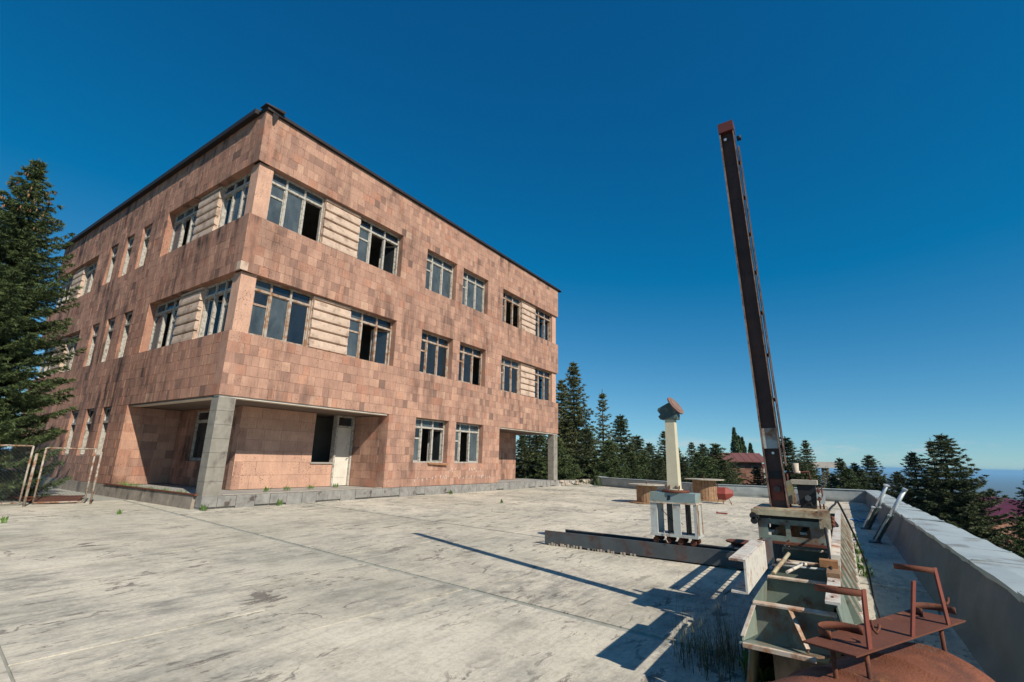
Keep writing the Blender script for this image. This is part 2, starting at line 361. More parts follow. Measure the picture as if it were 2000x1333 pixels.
def place_copy(o, loc, rz=0, s=1.0, label=None):
    c = o.copy(); col.objects.link(c); c.location = loc; c.rotation_euler = (0, 0, rz); c.scale = (s, s, s)
    if label: c['label'] = label
    for ch in o.children:
        d = ch.copy(); col.objects.link(d); d.parent = c; d.matrix_parent_inverse = ch.matrix_parent_inverse.copy()
    return c

# ------------------------------------------------------------------ terrain and far plain
def terrain():
    radii = [0, 6, 14, 20, 26, 34, 44, 58, 80, 120, 200, 350, 600, 1000, 1700, 3000, 6000, 12000, 22000, 34000]
    nA = 96; v = []; f = []
    def hz(r, a):
        base = np.interp(r, [0, 20, 30, 45, 80, 200, 600, 2000, 6000, 34000], [-3.2, -3.2, -3.6, -4.2, -6.5, -18, -60, -150, -205, -215])
        n = math.sin(a*7+r*.05)*.35+math.sin(a*13+1)*.25
        return base + n*min(1, r/40)*(1 if r < 400 else 4)
    for r in radii:
        for k in range(nA):
            a = 2*math.pi*k/nA; v.append((6+r*math.cos(a), -4+r*math.sin(a), hz(r, a)))
    for i in range(1, len(radii)-1):
        for k in range(nA):
            k2 = (k+1) % nA; f.append((i*nA+k, (i+1)*nA+k, (i+1)*nA+k2, i*nA+k2))
    b = len(v); v.append((6, -4, -3.2))
    for k in range(nA): f.append((b, nA+k, nA+(k+1) % nA))
    m = MB(); m.quadmesh(v, f, .5, True)
    return structure(m.build('hillside', M_GROUND))
terrain()

# ------------------------------------------------------------------ terrace floor made of screed slabs
m = MB(); m.prism([(-16, -14.3), (18.75, -14.3), (18.3, -7.9), (21.5, -1.4), (24.5, .3), (24.5, 21), (-16, 21)], 2, -3.4, -.012)
terrace = structure(m.build('terrace', M_FLOORBASE))
def slabs():
    ang = math.radians(-5.5); ca, sa = math.cos(ang), math.sin(ang)
    lim = [(-15.9, -14.06), (18.4, -14.06), (17.85, -7.8), (21.0, -1.6), (24.4, .2), (24.4, 1.0), (-15.9, 12.0)]
    W = 1.78; k = 0
    def clip(poly):
        # clip against the convex pieces we need: half planes y>-14.06, the far parapet, x>-15.9, y<4.2
        hp = [((0, 1), -14.06), ((1, 0), -15.9), ((0, -1), -4.2), ((-1, 0), -24.3), ((-.993, -.087), -17.62)]
        for i, ((a, b), c) in enumerate(hp):
            if i == 4: a, b, c = None, None, None
            out = []
            def inside(p):
                if a is None:
                    # left of the two-piece far parapet line
                    y = p[1]; xl = np.interp(y, [-14.2, -7.8, -1.6, .2], [18.42, 17.86, 21.0, 24.3]); return xl-p[0]
                return a*p[0]+b*p[1]-c
            for j in range(len(poly)):
                p, q = poly[j], poly[(j+1) % len(poly)]; ip, iq = inside(p), inside(q)
                if ip >= 0: out.append(p)
                if (ip >= 0) != (iq >= 0):
                    t = ip/(ip-iq); out.append((p[0]+(q[0]-p[0])*t, p[1]+(q[1]-p[1])*t))
            poly = out
            if len(poly) < 3: return []
        return poly
    for i in range(-10, 17):
        x0 = -3.05+i*W+random.uniform(-.07, .07); y = -16+random.uniform(0, 2)
        while y < 7:
            L = random.choice((1.8, 2.6, 3.4, 4.2)); y1 = y+L; g = .011
            r = [(x0+g, y+g), (x0+W-g, y+g), (x0+W-g, y1-g), (x0+g, y1-g)]
            poly = clip([(a*ca-(b+7)*sa, a*sa+(b+7)*ca-7) for a, b in r])
            y = y1
            if not poly: continue
            area = abs(sum(poly[j][0]*poly[(j+1) % len(poly)][1]-poly[(j+1) % len(poly)][0]*poly[j][1] for j in range(len(poly))))/2
            if area < .02: continue
            mb = MB(); mb.prism(poly, 2, -.05, random.uniform(-.003, .0), tone=random.random())
            mb.build('slab', M_FLOOR, terrace)
slabs()

# ------------------------------------------------------------------ the building
LX, LY = 18.65, 19.2
Z0, ZB1, ZW2, ZB2, ZW3, ZB3, ZT = .33, 2.885, 4.64, 6.40, 8.15, 9.90, 11.60
building = thing('institute_building', 'derelict three-storey office block faced in pink stone blocks with broken windows', 'building', (0, 0, 0))
class Face:
    """facade coordinates u (along), d (outwards), z"""
    def __init__(s, kind, off=0.): s.k = kind; s.off = off
    def pt(s, u, d, z):
        if s.k == 'R': return (u, s.off-d, z)
        if s.k == 'L': return (s.off-d, u, z)
        if s.k == 'E': return (s.off+d, u, z)
        return (u, s.off+d, z)
    def box(s, mb, u0, u1, d0, d1, z0, z1, tone=.5):
        a = s.pt(u0, d0, z0); b = s.pt(u1, d1, z1); mb.box(a[0], b[0], a[1], b[1], a[2], b[2], tone)
FR, FL, FE, FN = Face('R'), Face('L'), Face('E', LX), Face('N', LY)
tile_jobs = []     # (distance, parent wall, Face, u0,u1,z0,z1,d, tone, material)
def wall(F, u0, u1, z0, z1, openings, mat, thick=.36, tiles=True, row=None, uw=(.13, .34), name='wall', core=None, tones=None):
    us = sorted({u0, u1, *[q for o in openings for q in o[:2] if u0 < q < u1]})
    zs = sorted({z0, z1, *[q for o in openings for q in o[2:] if z0 < q < z1]})
    mb = MB()
    def hole(ua, ub, za, zb):
        um, zm = (ua+ub)/2, (za+zb)/2
        return any(o[0] < um < o[1] and o[2] < zm < o[3] for o in openings)
    skin = .035 if tiles else 0
    for za, zb in zip(zs, zs[1:]):
        run = None
        for ua, ub in list(zip(us, us[1:]))+[(None, None)]:
            solid = ua is not None and not hole(ua, ub, za, zb)
            if solid: run = [ua, ub] if run is None else [run[0], ub]
            if (not solid) and run is not None:
                F.box(mb, run[0], run[1], -thick, -skin, za, zb, random.uniform(.3, .6)); run = None
    w = mb.build(name, core or mat, building)
    if tiles:
        rows = [z0]
        for za, zb in zip(zs, zs[1:]):
            n = max(1, round((zb-za)/(row or .2915)))
            rows += [za+(zb-za)*(i+1)/n for i in range(n)]
        for za, zb in zip(rows, rows[1:]):
            zm = (za+zb)/2; cuts = [u0, u1]
            blk = sorted([(max(o[0], u0), min(o[1], u1)) for o in openings if o[2] < zm < o[3] and o[1] > u0 and o[0] < u1])
            iv = []; c = u0
            for a, b in blk:
                if a > c: iv.append((c, a))
                c = max(c, b)
            if c < u1: iv.append((c, u1))
            for a, b in iv:
                x = a
                while x < b-1e-4:
                    wd = random.uniform(*uw)
                    if b-(x+wd) < .11: wd = b-x
                    tone = min(1, max(0, random.betavariate(2.5, 1.9))) if random.random() > .17 else random.random()
                    if tones: tone = random.uniform(*tones)
                    ctr = Vector(F.pt(x+wd/2, 0, zm))
                    tile_jobs.append(((ctr-CAM).length, w, F, x, x+wd, za, zb, random.uniform(-.004, .003), tone, mat))
                    x += wd
    return w
TH = .36
oR = [(0, 5.86, ZW2, ZB2), (0, 5.86, ZW3, ZB3), (12.79, LX, ZW2, ZB2), (12.79, LX, ZW3, ZB3)]
winsR = [(7.23, 9.13), (9.60, 11.50)]
for a, b in winsR: oR += [(a, b, 1.19, ZB1), (a, b, ZW2, ZB2), (a, b, ZW3, ZB3)]
wall(FR, 0, LX, ZB1, ZT, oR, M_TUFF_R)
wall(FR, 5.86, 12.79, Z0, ZB1, oR, M_TUFF_R, row=.284)
oL = [(0, 6.06, ZW2, ZB2), (0, 6.06, ZW3, ZB3), (13.14, LY, ZW2, ZB2), (13.14, LY, ZW3, ZB3)]
narrow = [(7.47, 8.30), (9.15, 9.98), (10.85, 11.70)]
for a, b in narrow: oL += [(a, b, 1.19, ZB1), (a, b, ZW2, ZB2), (a, b, ZW3, ZB3)]
wall(FL, 0.0, LY, ZB1, ZT, oL, M_TUFF_L, core=M_TUFF_L)
wall(FL, 6.06, LY, Z0, ZB1, oL, M_TUFF_L, row=.284)
oE = [(0, 6.06, ZW2, ZB2), (0, 6.06, ZW3, ZB3)]
wall(FE, TH, LY, ZB1, ZT, oE, M_TUFF_R, tiles=False)
wall(FE, 6.06, LY, 0, ZB1, [], M_TUFF_R, tiles=False)
wall(FN, TH, LX-TH, 0, ZT, [], M_TUFF_R, tiles=False)
# recessed ground-floor walls
FB = Face('R', 1.85); FS = Face('L', 1.6); FJ = Face('L', 5.86); FK = Face('R', 6.06); FB2 = Face('R', 1.85)
wall(FB, 1.6, 5.86, Z0, ZB1-.06, [(4.19, 5.84, 1.15, 2.84), (5.05, 5.84, Z0, 1.15)], M_PINK, .25, True, .36, (.5, .9), tones=(.5, .72))
wall(FS, 1.6+.25+.3, 6.06, Z0, ZB1-.06, [(3.45, 5.05, 1.12, 2.78)], M_TUFF_L, .25, True, .284)
wall(Face('L', 1.6), 1.85, 2.15, Z0, ZB1-.06, [], M_TUFF_R, .25, True, .284)
wall(FJ, 0.036, 1.85, Z0, ZB1-.06, [], M_TUFF_R, .3, True, .284, (.3, .6))
wall(FK, 0.036, 1.6, Z0, ZB1-.06, [], M_TUFF_R, .3, True, .284, (.3, .6))
wall(FB2, 12.79, 17.05, Z0, ZB1-.06, [], M_TUFF_R, .25, True, .284)
mb = MB(); mb.box(16.8, 17.05, 2.11, 6.0, Z0, ZB1-.06); mb.build('wall', M_TUFF_R, building)
# tiles: the 300 that show largest become parts, the rest one facing per wall
tile_jobs.sort(key=lambda j: j[0])
face_rest = {}
for i, (dist, wobj, F, u0, u1, z0, z1, dd, tone, mat) in enumerate(tile_jobs):
    g = .003
    if i < 300:
        mb = MB(); F.box(mb, u0+g, u1-g, -.034, dd, z0+g, z1-g, tone); mb.build('tile', mat, wobj)
    else:
        mb = face_rest.setdefault(wobj.name, (MB(), mat, wobj))[0]
        F.box(mb, u0+g, u1-g, -.034, dd, z0+g, z1-g, tone)
for mb, mat, wobj in face_rest.values(): mb.build('tile_facing', mat, wobj, 'stuff')
# soffits, floors, partitions, roof
for xa, xb, xs in ((.045, 5.82, .045), (12.83, LX-.045, LX-.345)):
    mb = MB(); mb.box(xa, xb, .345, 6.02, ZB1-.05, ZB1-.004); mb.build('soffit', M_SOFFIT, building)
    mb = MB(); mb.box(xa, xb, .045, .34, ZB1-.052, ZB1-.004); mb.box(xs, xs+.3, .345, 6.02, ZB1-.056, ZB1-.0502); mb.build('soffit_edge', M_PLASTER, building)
for zz in (ZB1+.02, ZB2+.12, ZB3+.12):
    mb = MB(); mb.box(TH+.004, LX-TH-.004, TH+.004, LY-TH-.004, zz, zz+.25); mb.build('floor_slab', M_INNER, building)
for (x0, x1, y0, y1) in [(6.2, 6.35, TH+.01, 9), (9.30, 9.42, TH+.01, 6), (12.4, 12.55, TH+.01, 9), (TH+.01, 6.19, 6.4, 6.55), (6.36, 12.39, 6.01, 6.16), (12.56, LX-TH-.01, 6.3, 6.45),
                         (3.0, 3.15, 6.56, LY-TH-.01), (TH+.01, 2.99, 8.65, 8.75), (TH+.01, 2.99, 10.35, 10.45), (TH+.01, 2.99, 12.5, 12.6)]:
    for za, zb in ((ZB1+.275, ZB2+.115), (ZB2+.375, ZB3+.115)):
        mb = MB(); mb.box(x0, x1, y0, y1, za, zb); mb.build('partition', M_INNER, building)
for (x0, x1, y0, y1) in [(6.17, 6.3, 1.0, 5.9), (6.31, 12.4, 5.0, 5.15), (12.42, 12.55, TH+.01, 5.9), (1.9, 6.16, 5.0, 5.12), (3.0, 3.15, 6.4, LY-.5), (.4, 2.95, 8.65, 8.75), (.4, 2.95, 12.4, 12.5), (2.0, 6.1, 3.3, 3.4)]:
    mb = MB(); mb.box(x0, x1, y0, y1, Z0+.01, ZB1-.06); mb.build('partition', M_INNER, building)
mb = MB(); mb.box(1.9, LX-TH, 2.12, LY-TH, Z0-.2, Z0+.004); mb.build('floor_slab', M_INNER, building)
mb = MB(); mb.box(.02, LX-.02, .02, LY-.02, ZT-.02, ZT+.05)
roof = mb.build('roof', M_ROOF, building)
mb = MB()
mb.prism([(-.10, ZT+.005), (-.10, ZT+.10), (.35, ZT+.16), (.35, ZT+.06)], 0, -.02, LX+.06); mb.build('roof_edge', M_ROOF, roof)
mb = MB(); mb.prism([(-.17, ZT-.03), (-.17, ZT+.13), (.35, ZT+.17), (.35, ZT+.06)], 1, .36, LY+.08); mb.build('roof_edge', M_ROOF, roof)
mb = MB()                                                            # bent flap and torn strip at the near corner
mb.hexa([(-.12, -.14, ZT+.12), (.46, -.20, ZT+.10), (.50, .2, ZT+.12), (-.1, .25, ZT+.14), (-.10, -.14, ZT+.15), (.48, -.22, ZT+.17), (.52, .2, ZT+.17), (-.08, .25, ZT+.17)])
mb.build('bent_flap', M_ROOF, roof)
mb = MB(); mb.hexa([(.22, -.025, ZT-.36), (.27, -.025, ZT-.36), (.27, -.012, ZT-.36), (.22, -.012, ZT-.36), (.14, -.10, ZT+.09), (.36, -.10, ZT+.09), (.36, -.085, ZT+.09), (.14, -.085, ZT+.09)])
mb.build('torn_strip', M_ROOF, roof)
mb = MB(); mb.hexa([(LX+.02, -.12, ZT+.04), (LX+.32, -.1, ZT+.01), (LX+.32, .1, ZT+.01), (LX+.02, .15, ZT+.04), (LX+.02, -.12, ZT+.08), (LX+.32, -.1, ZT+.04), (LX+.32, .1, ZT+.04), (LX+.02, .15, ZT+.08)]); mb.build('bent_flap', M_ROOF, roof)
# exposed mortar block where a corner stone has gone
mb = MB(); mb.box(-.012, .20, -.012, .20, ZB2+.01, ZB2+.26); mb.build('mortar_patch', M_CREAM, building)
# corner pillars (upper floors) and basalt columns (ground floor)
for X0, X1 in ((.10, .54), (LX-.54, LX-.10)):
    for za, zb in ((ZW2, ZB2), (ZW3, ZB3)):
        mb = MB(); mb.box(X0, X1, .10, .54, za-.002, zb+.02, .7); pil = mb.build('corner_pillar', M_PINK, building)
for X0 in (.03, LX-.48):
    mb = MB(); n = 7
    mb.box(X0+.012, X0+.433, .042, .388, Z0-.02, ZB1-.045); c = mb.build('column', M_COLUMN, building)
    zc = Z0-.02
    for k in range(n):
        z2 = Z0-.02+(ZB1-.05-Z0+.02)*(k+1)/n
        b_ = MB(); b_.box(X0, X0+.445, .03, .40, zc+.004, z2-.004, .4); b_.build('column_block', M_COLUMN, c); zc = z2
# plinth: grey blocks under the sunny facade, concrete apron under the weathered one
mb = MB(); mb.box(.02, LX, .03, 2.4, -.01, Z0-.012); mb.box(.03, 2.4, 2.4, 6.3, -.01, Z0-.013)
plinth = mb.build('plinth', M_CONC, building)
x = 0.0
while x < LX:
    wd = min(random.uniform(.38, .62), LX-x)
    if LX-(x+wd) < .2: wd = LX-x
    dz = random.uniform(-.012, .0); dy = random.uniform(-.012, .008)
    b_ = MB(); b_.box(x+.006, x+wd-.006, -.035+dy, .30, .0 if random.random() < .6 else .06, Z0+dz-.004, .5)
    b_.build('plinth_block', M_BASALT, plinth); x += wd
y = .31
while y < LY:
    wd = min(random.uniform(1.0, 1.7), LY-y)
    if LY-(y+wd) < .4: wd = LY-y
    b_ = MB(); b_.hexa([(-.10, y+.006, -.3), (.3, y+.006, -.3), (.3, y+wd-.006, -.3), (-.10, y+wd-.006, -.3), (-.045, y+.006, Z0-.008), (.3, y+.006, Z0-.008), (.3, y+wd-.006, Z0-.008), (-.045, y+wd-.006, Z0-.008)])
    b_.build('plinth_block', M_PLINTH, plinth); y += wd
mb = MB(); mb.bar((-.03, .2, Z0+.02), (-.045, 6.4, Z0+.025), .07, .035); mb.build('edge_angle', M_RUST, plinth)
mb = MB(); mb.box(.5, 5.8, -.02, .05, Z0+.002, Z0+.018); mb.build('edge_board', M_SPOOLTOP, plinth)
# low rubble kerb that carries the plinth line past the building
rub = thing('rubble_kerb', 'low crumbling rubble kerb running on from the plinth past the far column', 'low wall', (21, 0, 0))
mb = MB(); mb.box(LX+.03, 23.6, .02, .5, -.01, .27); mb.build('core', M_CONC, rub)
for k in range(34):
    x = LX+.1+random.random()*4.8; zz = random.choice((.02, .12, .2)); s = random.uniform(.14, .3)
    b_ = MB(); q = lambda: random.uniform(-.025, .025)
    b_.hexa([(x+q(), -.05+q(), zz), (x+s+q(), -.05+q(), zz), (x+s, .06, zz), (x, .06, zz), (x+q(), -.03+q(), zz+.10+q()), (x+s+q(), -.03+q(), zz+.10+q()), (x+s, .06, zz+.1), (x, .06, zz+.1)])
    b_.build('stone', M_RUBBLE, rub)

# ------------------------------------------------------------------ windows
def window(F, u0, u1, z0, z1, st=.05, cols=(.28, .36, .36), d=-.23, rust=False, opened=(), missing=(), dusty=None, top=.36, fort=True, sash_ang=70):
    """frame + transom + mullions; panes are sub-parts; 'opened' columns get a sash swung inwards"""
    fw = .055; dep = .10; d0, d1 = d-dep, d
    mt = M_WOODR if rust else M_WOODW
    mb = MB(); F.box(mb, u0+.004, u0+fw, d0, d1, z0+.004, z1-.004); F.box(mb, u1-fw, u1-.004, d0, d1, z0+.004, z1-.004)
    F.box(mb, u0+fw, u1-fw, d0, d1, z1-fw, z1-.004); F.box(mb, u0+fw, u1-fw, d0-.004, d1+.004, z0+.004, z0+fw)
    zt = z1-top
    W = u1-u0-2*fw; xs = [u0+fw]
    for c in cols: xs.append(xs[-1]+W*c/sum(cols))
    F.box(mb, u0+fw, u1-fw, d0-.01, d1+.012, zt-.035, zt+.035)
    for x in xs[1:-1]:
        F.box(mb, x-.03, x+.03, d0+.006, d1-.004, zt+.036, z1-fw-.001); F.box(mb, x-.038, x+.038, d0+.006, d1+.006, z0+fw+.001, zt-.036)
    w = mb.build('window', mt, building)
    def pane(a, b, za, zb, dp=-.05, dust=None):
        p = MB(); F.box(p, a, b, d+dp-.003, d+dp+.003, za, zb)
        p.build('pane', (M_GLASSD if (random.random() < .5 if dust is None else dust) else M_GLASS), w)
    for i in range(len(cols)):
        a, b = xs[i]+.03, xs[i+1]-.03
        if i == 0: a -= .028
        if i == len(cols)-1: b += .028
        pane(a, b, zt+.034, z1-fw+.001, -.05, dusty)
        if i in missing: continue
        za, zb = z0+fw, zt-.034
        if i in opened:
            # sash swung inwards about the right or left jamb
            right = i == len(cols)-1; h = b if right else a; wd = b-a; t = math.radians(sash_ang)
            s = MB(); pn = MB(); sg = -1 if right else 1
            def P(l, q, z): return F.pt(h+sg*(l*math.cos(t))+sg*q*math.sin(t), d-.09-l*math.sin(t)+q*math.cos(t), z)
            def ob(B, l0, l1, q0, q1, za_, zb_): B.hexa([P(l0, q0, za_), P(l1, q0, za_), P(l1, q1, za_), P(l0, q1, za_), P(l0, q0, zb_), P(l1, q0, zb_), P(l1, q1, zb_), P(l0, q1, zb_)])
            ob(s, 0, st, -.02, .02, za, zb); ob(s, wd-st, wd, -.02, .02, za, zb); ob(s, st, wd-st, -.02, .02, za, za+st); ob(s, st, wd-st, -.02, .02, zb-st, zb)
            s.build('sash', mt, w); ob(pn, st, wd-st, -.003, .003, za+st, zb-st); pn.build('pane', M_GLASS, w)
            continue
        s = MB(); e = .032
        F.box(s, a, a+e, d-.07, d-.03, za, zb); F.box(s, b-e, b, d-.07, d-.03, za, zb); F.box(s, a+e, b-e, d-.07, d-.03, za, za+e+.01); F.box(s, a+e, b-e, d-.07, d-.03, zb-e, zb)
        if i == 0 and fort:
            zf = zb-.40; F.box(s, a+e, b-e, d-.075, d-.02, zf-.03, zf+.03); s.build('sash', mt, w)
            pane(a+e, b-e, za+e+.01, zf-.03, -.05, True if dusty is None else dusty); pane(a+e, b-e, zf+.03, zb-e, -.05, dusty)
        else:
            s.build('sash', mt, w); pane(a+e, b-e, za+e+.01, zb-e, -.05, dusty)
    return w
def ribs(F, u0, u1, z0, z1):
    mb = MB(); F.box(mb, u0, u1, -.33, -.19, z0+.004, z1-.004); pnl = mb.build('ribbed_panel', M_CREAM, building)
    n = 5; zc = z0+.03; h = (z1-z0-.16)/n
    for k in range(n):
        b_ = MB(); prof = [(-.188, 0), (-.125, .004), (-.092, .028), (-.086, .10), (-.10, h-.055), (-.125, h-.034), (-.188, h-.03)]
        for (da, za), (db, zb) in zip(prof, prof[1:]):
            jl, jr = random.uniform(0, .02), random.uniform(0, .02)
            pts = [F.pt(u0+jl, -.189, zc+za), F.pt(u1-jr, -.189, zc+za), F.pt(u1-jr, da, zc+za), F.pt(u0+jl, da, zc+za), F.pt(u0+jl, -.189, zc+zb), F.pt(u1-jr, -.189, zc+zb), F.pt(u1-jr, db, zc+zb), F.pt(u0+jl, db, zc+zb)]
            b_.hexa(pts)
        b_.build('rib', M_CREAM, pnl); zc += h
    b_ = MB(); F.box(b_, u0, u1, -.188, -.12, z1-.10, z1-.03); b_.build('rib', M_CREAM, pnl)
for zi, (za, zb) in enumerate(((ZW2, ZB2), (ZW3, ZB3))):
    # sunny facade, near corner
    window(FR, .545, 2.42, za, zb, rust=zi == 0, missing=(2,) if zi == 1 else (), dusty=True if zi == 1 else None)
    ribs(FR, 2.43, 3.87, za, zb)
    window(FR, 3.88, 5.855, za, zb, rust=zi == 0, missing=(1,), opened=(2,), sash_ang=62 if zi else 40)
    for wi, (a, b) in enumerate(winsR):
        window(FR, a, b, za, zb, rust=zi == 0, missing=(2,) if (zi, wi) == (0, 1) else (), dusty=(zi == 1))
    window(FR, 12.80, 14.72, za, zb, rust=True, missing=(1, 2) if zi == 1 else ())
    ribs(FR, 14.73, 16.17, za, zb)
    window(FR, 16.18, LX-.545, za, zb, rust=True, opened=(1, 2) if zi == 1 else (1,), dusty=False)
    # weathered facade
    window(FL, .545, 2.42, za, zb, cols=(.33, .33, .34), missing=(1,) if zi == 0 else (), opened=(2,), sash_ang=50)
    ribs(FL, 2.43, 3.87, za, zb)
    window(FL, 3.88, 6.055, za, zb, cols=(.33, .33, .34), opened=(1,), sash_ang=80)
    for a, b in narrow: window(FL, a, b, za, zb, cols=(1,), top=.46, opened=(0,), sash_ang=84, fort=False, d=-.09, st=.13)
    window(FL, 13.15, 15.32, za, zb, cols=(.33, .33, .34), missing=(0,), opened=(1,))
    ribs(FL, 15.33, 16.77, za, zb)
    window(FL, 16.78, LY-.02, za, zb, cols=(.33, .33, .34), opened=(1,))
    window(FE, .545, 2.42, za, zb, missing=(0, 1, 2) if zi else (1,), dusty=False)
    ribs(FE, 2.43, 3.87, za, zb); window(FE, 3.88, 6.055, za, zb, missing=(1, 2), dusty=False)
window(FR, *winsR[0], 1.19, ZB1-.01, opened=(2,), missing=(1,), sash_ang=75, top=.33)
window(FR, *winsR[1], 1.19, ZB1-.01, missing=(1,), top=.33)
for a, b in narrow: window(FL, a, b, 1.19, ZB1-.01, cols=(1,), top=.5, opened=(0,), sash_ang=86, fort=False, d=-.09, st=.15)
window(FS, 3.45, 5.05, 1.12, 2.78, cols=(.36, .64), d=-.12, top=.34, dusty=False)
mb = MB(); FB.box(mb, 4.15, 5.04, -.2, .045, 1.10, 1.148); mb.build('window_sill', M_CONC, building)
# doorway with a pale leaf, jambs and a transom light
mb = MB()
FB.box(mb, 5.055, 5.125, -.2, .03, Z0+.004, 2.83); FB.box(mb, 5.765, 5.835, -.2, .03, Z0+.004, 2.83); FB.box(mb, 5.126, 5.764, -.19, .02, 2.40, 2.47); FB.box(mb, 5.126, 5.764, -.19, .02, 2.77, 2.83)
door = mb.build('door', M_WOODW, building)
mb = MB(); FB.box(mb, 5.13, 5.76, -.09, -.045, Z0+.01, 2.395); FB.box(mb, 5.24, 5.66, -.044, -.036, .62, 1.32); FB.box(mb, 5.24, 5.66, -.044, -.036, 1.44, 2.25); mb.build('leaf', M_DOOR, door)
mb = MB(); FB.box(mb, 5.127, 5.763, -.1, -.094, 2.472, 2.768); mb.build('pane', M_GLASS, door)
mb = MB(); mb.tube([FB.pt(5.68, -.03, 1.3), FB.pt(5.68, .03, 1.3), FB.pt(5.59, .035, 1.3)], .011, 6); mb.build('handle', M_BLACK, door)
# loose board on the ground-floor sill, white scrawl on the stone
mb = MB(); mb.hexa([(8.0, -.10, 1.145), (9.1, -.11, 1.10), (9.1, .1, 1.17), (8.0, .1, 1.185), (8.0, -.10, 1.17), (9.1, -.11, 1.125), (9.1, .1, 1.188), (8.0, .1, 1.207)]); tag(mb.build('loose_board', M_BROWNWOOD), 'loose brown board lying on the ground-floor window sill', 'board')
mb = MB(); rs = random.Random(3)
for (ua, ub, zc) in ((7.35, 8.15, .56), (8.3, 9.2, .66), (9.3, 9.75, .9), (9.9, 11.0, .62), (10.6, 11.4, .92), (11.3, 12.2, .62)):
    u = ua
    while u < ub:
        pts = [(u+rs.uniform(-.02, .06), zc+rs.uniform(-.09, .10)) for _ in range(3)]
        for (a, b), (c, e) in zip(pts, pts[1:]): mb.bar((a, -.0075, b), (c, -.0075, e), .004, rs.uniform(.008, .018), (0, 0, 1) if abs(a-c) > abs(b-e) else (1, 0, 0))
        u += rs.uniform(.10, .26)
mb.build('white_scrawl', M_WHITEGR, building, 'stuff')

# ------------------------------------------------------------------ parapets
par = thing('side_parapet', 'long low parapet with pale metal coping sheets beside the mast rail bed', 'parapet', (4, -14.3, 0))
def wavy_wall(mb, p, q, t, h, n, amp):
    p, q = Vector(p), Vector(q); d = (q-p).normalized(); nrm = Vector((-d.y, d.x, 0)); L = (q-p).length; v = []; f = []; rows = 5
    for j in range(rows+1):
        for i in range(n+1):
            a = L*i/n; z = h*j/rows; off = amp*(math.sin(a*3.1+j)*.5+math.sin(a*7.7+j*1.7)*.3+math.sin(a*1.3-j)*.6)*(1 if 0 < j < rows else .3)
            v.append(p+d*a+nrm*(off + (.06 if j == 0 else 0))+Vector((0, 0, z)))
    for j in range(rows):
        for i in range(n):
            k = j*(n+1)+i; f.append((k+1, k, k+n+1, k+n+2))
    mb.quadmesh(v, f, .5, True)
def pY(x): return -14.04-.0089*(18.6-x)
def pZ(x): return .488+.0058*(18.6-x)
mb = MB(); v = []; f = []; n = 260; rows = 6
for j in range(rows+1):
    for i in range(n+1):
        x = -12+30.5*i/n; t = j/rows; off = .016*(math.sin(x*3.1+j)*.5+math.sin(x*7.7+j*1.7)*.35+math.sin(x*1.3-j)*.6)*(1 if 0 < j < rows else .2)
        v.append((x, (pY(x)-.03)*t+(-14.0-.003*(18.6-x))*(1-t)+off+(.05 if j == 0 else 0), -.01+t*(pZ(x)-.01)))
for j in range(rows):
    for i in range(n):
        k = j*(n+1)+i; f.append((k, k+1, k+n+2, k+n+1))
mb.quadmesh(v, [tuple(reversed(q)) for q in f], .5, True)
mb.hexa([(-12, pY(-12)-.45, -3.3), (18.6, pY(18.6)-.45, -3.3), (18.6, pY(18.6)-.06, -3.3), (-12, pY(-12)-.06, -3.3), (-12, pY(-12)-.45, pZ(-12)-.03), (18.6, pY(18.6)-.45, pZ(18.6)-.03), (18.6, pY(18.6)-.06, pZ(18.6)-.03), (-12, pY(-12)-.06, pZ(-12)-.03)])
mb.build('wall', M_FELT, par)
x = -11.9
while x < 18.5:
    L = random.uniform(.7, 1.5); x1 = min(x+L, 18.62); b_ = MB(); nn_ = 5; V = []; F = []; ph = random.uniform(0, 6)
    tw = random.uniform(-.006, .010); lift = random.uniform(0, .012)
    for i in range(nn_+1):
        xx = x+.003+(x1-x-.006)*i/nn_; sag = .006*math.sin(ph+i*1.3)+lift*(i/nn_)
        ye = pY(xx)+tw*math.sin(ph*2+i); zz = pZ(xx)+sag
        V += [(xx, ye, zz-.045+.01*math.sin(ph+i*2.1)), (xx, ye+.004, zz), (xx, ye-.16, zz+.005+.005*math.sin(ph+i)), (xx, ye-.32, zz-.001), (xx, ye-.475, zz-.012), (xx, ye-.48, zz-.06)]
    for i in range(nn_):
        for k in range(5): a_ = i*6+k; F.append((a_, a_+6, a_+7, a_+1))
    b_.quadmesh(V, [tuple(reversed(q)) for q in F], .5, False)
    b_.hexa([(x1-.022, pY(x1)-.46, pZ(x1)-.0), (x1-.004, pY(x1)-.46, pZ(x1)), (x1-.004, pY(x1)-.01, pZ(x1)+.002), (x1-.022, pY(x1)-.01, pZ(x1)+.002), (x1-.022, pY(x1)-.46, pZ(x1)+.014), (x1-.004, pY(x1)-.46, pZ(x1)+.014), (x1-.004, pY(x1)-.01, pZ(x1)+.016), (x1-.022, pY(x1)-.01, pZ(x1)+.016)])
    b_.build('coping_sheet', M_COPING, par); x = x1
par2 = thing('far_parapet', 'low felt-covered parapet closing the terrace in front of the trees', 'parapet', (18, -8, 0))
pl_ = [(18.42, -14.05), (17.86, -7.8), (21.0, -1.6), (24.3, .3)]
mb = MB()
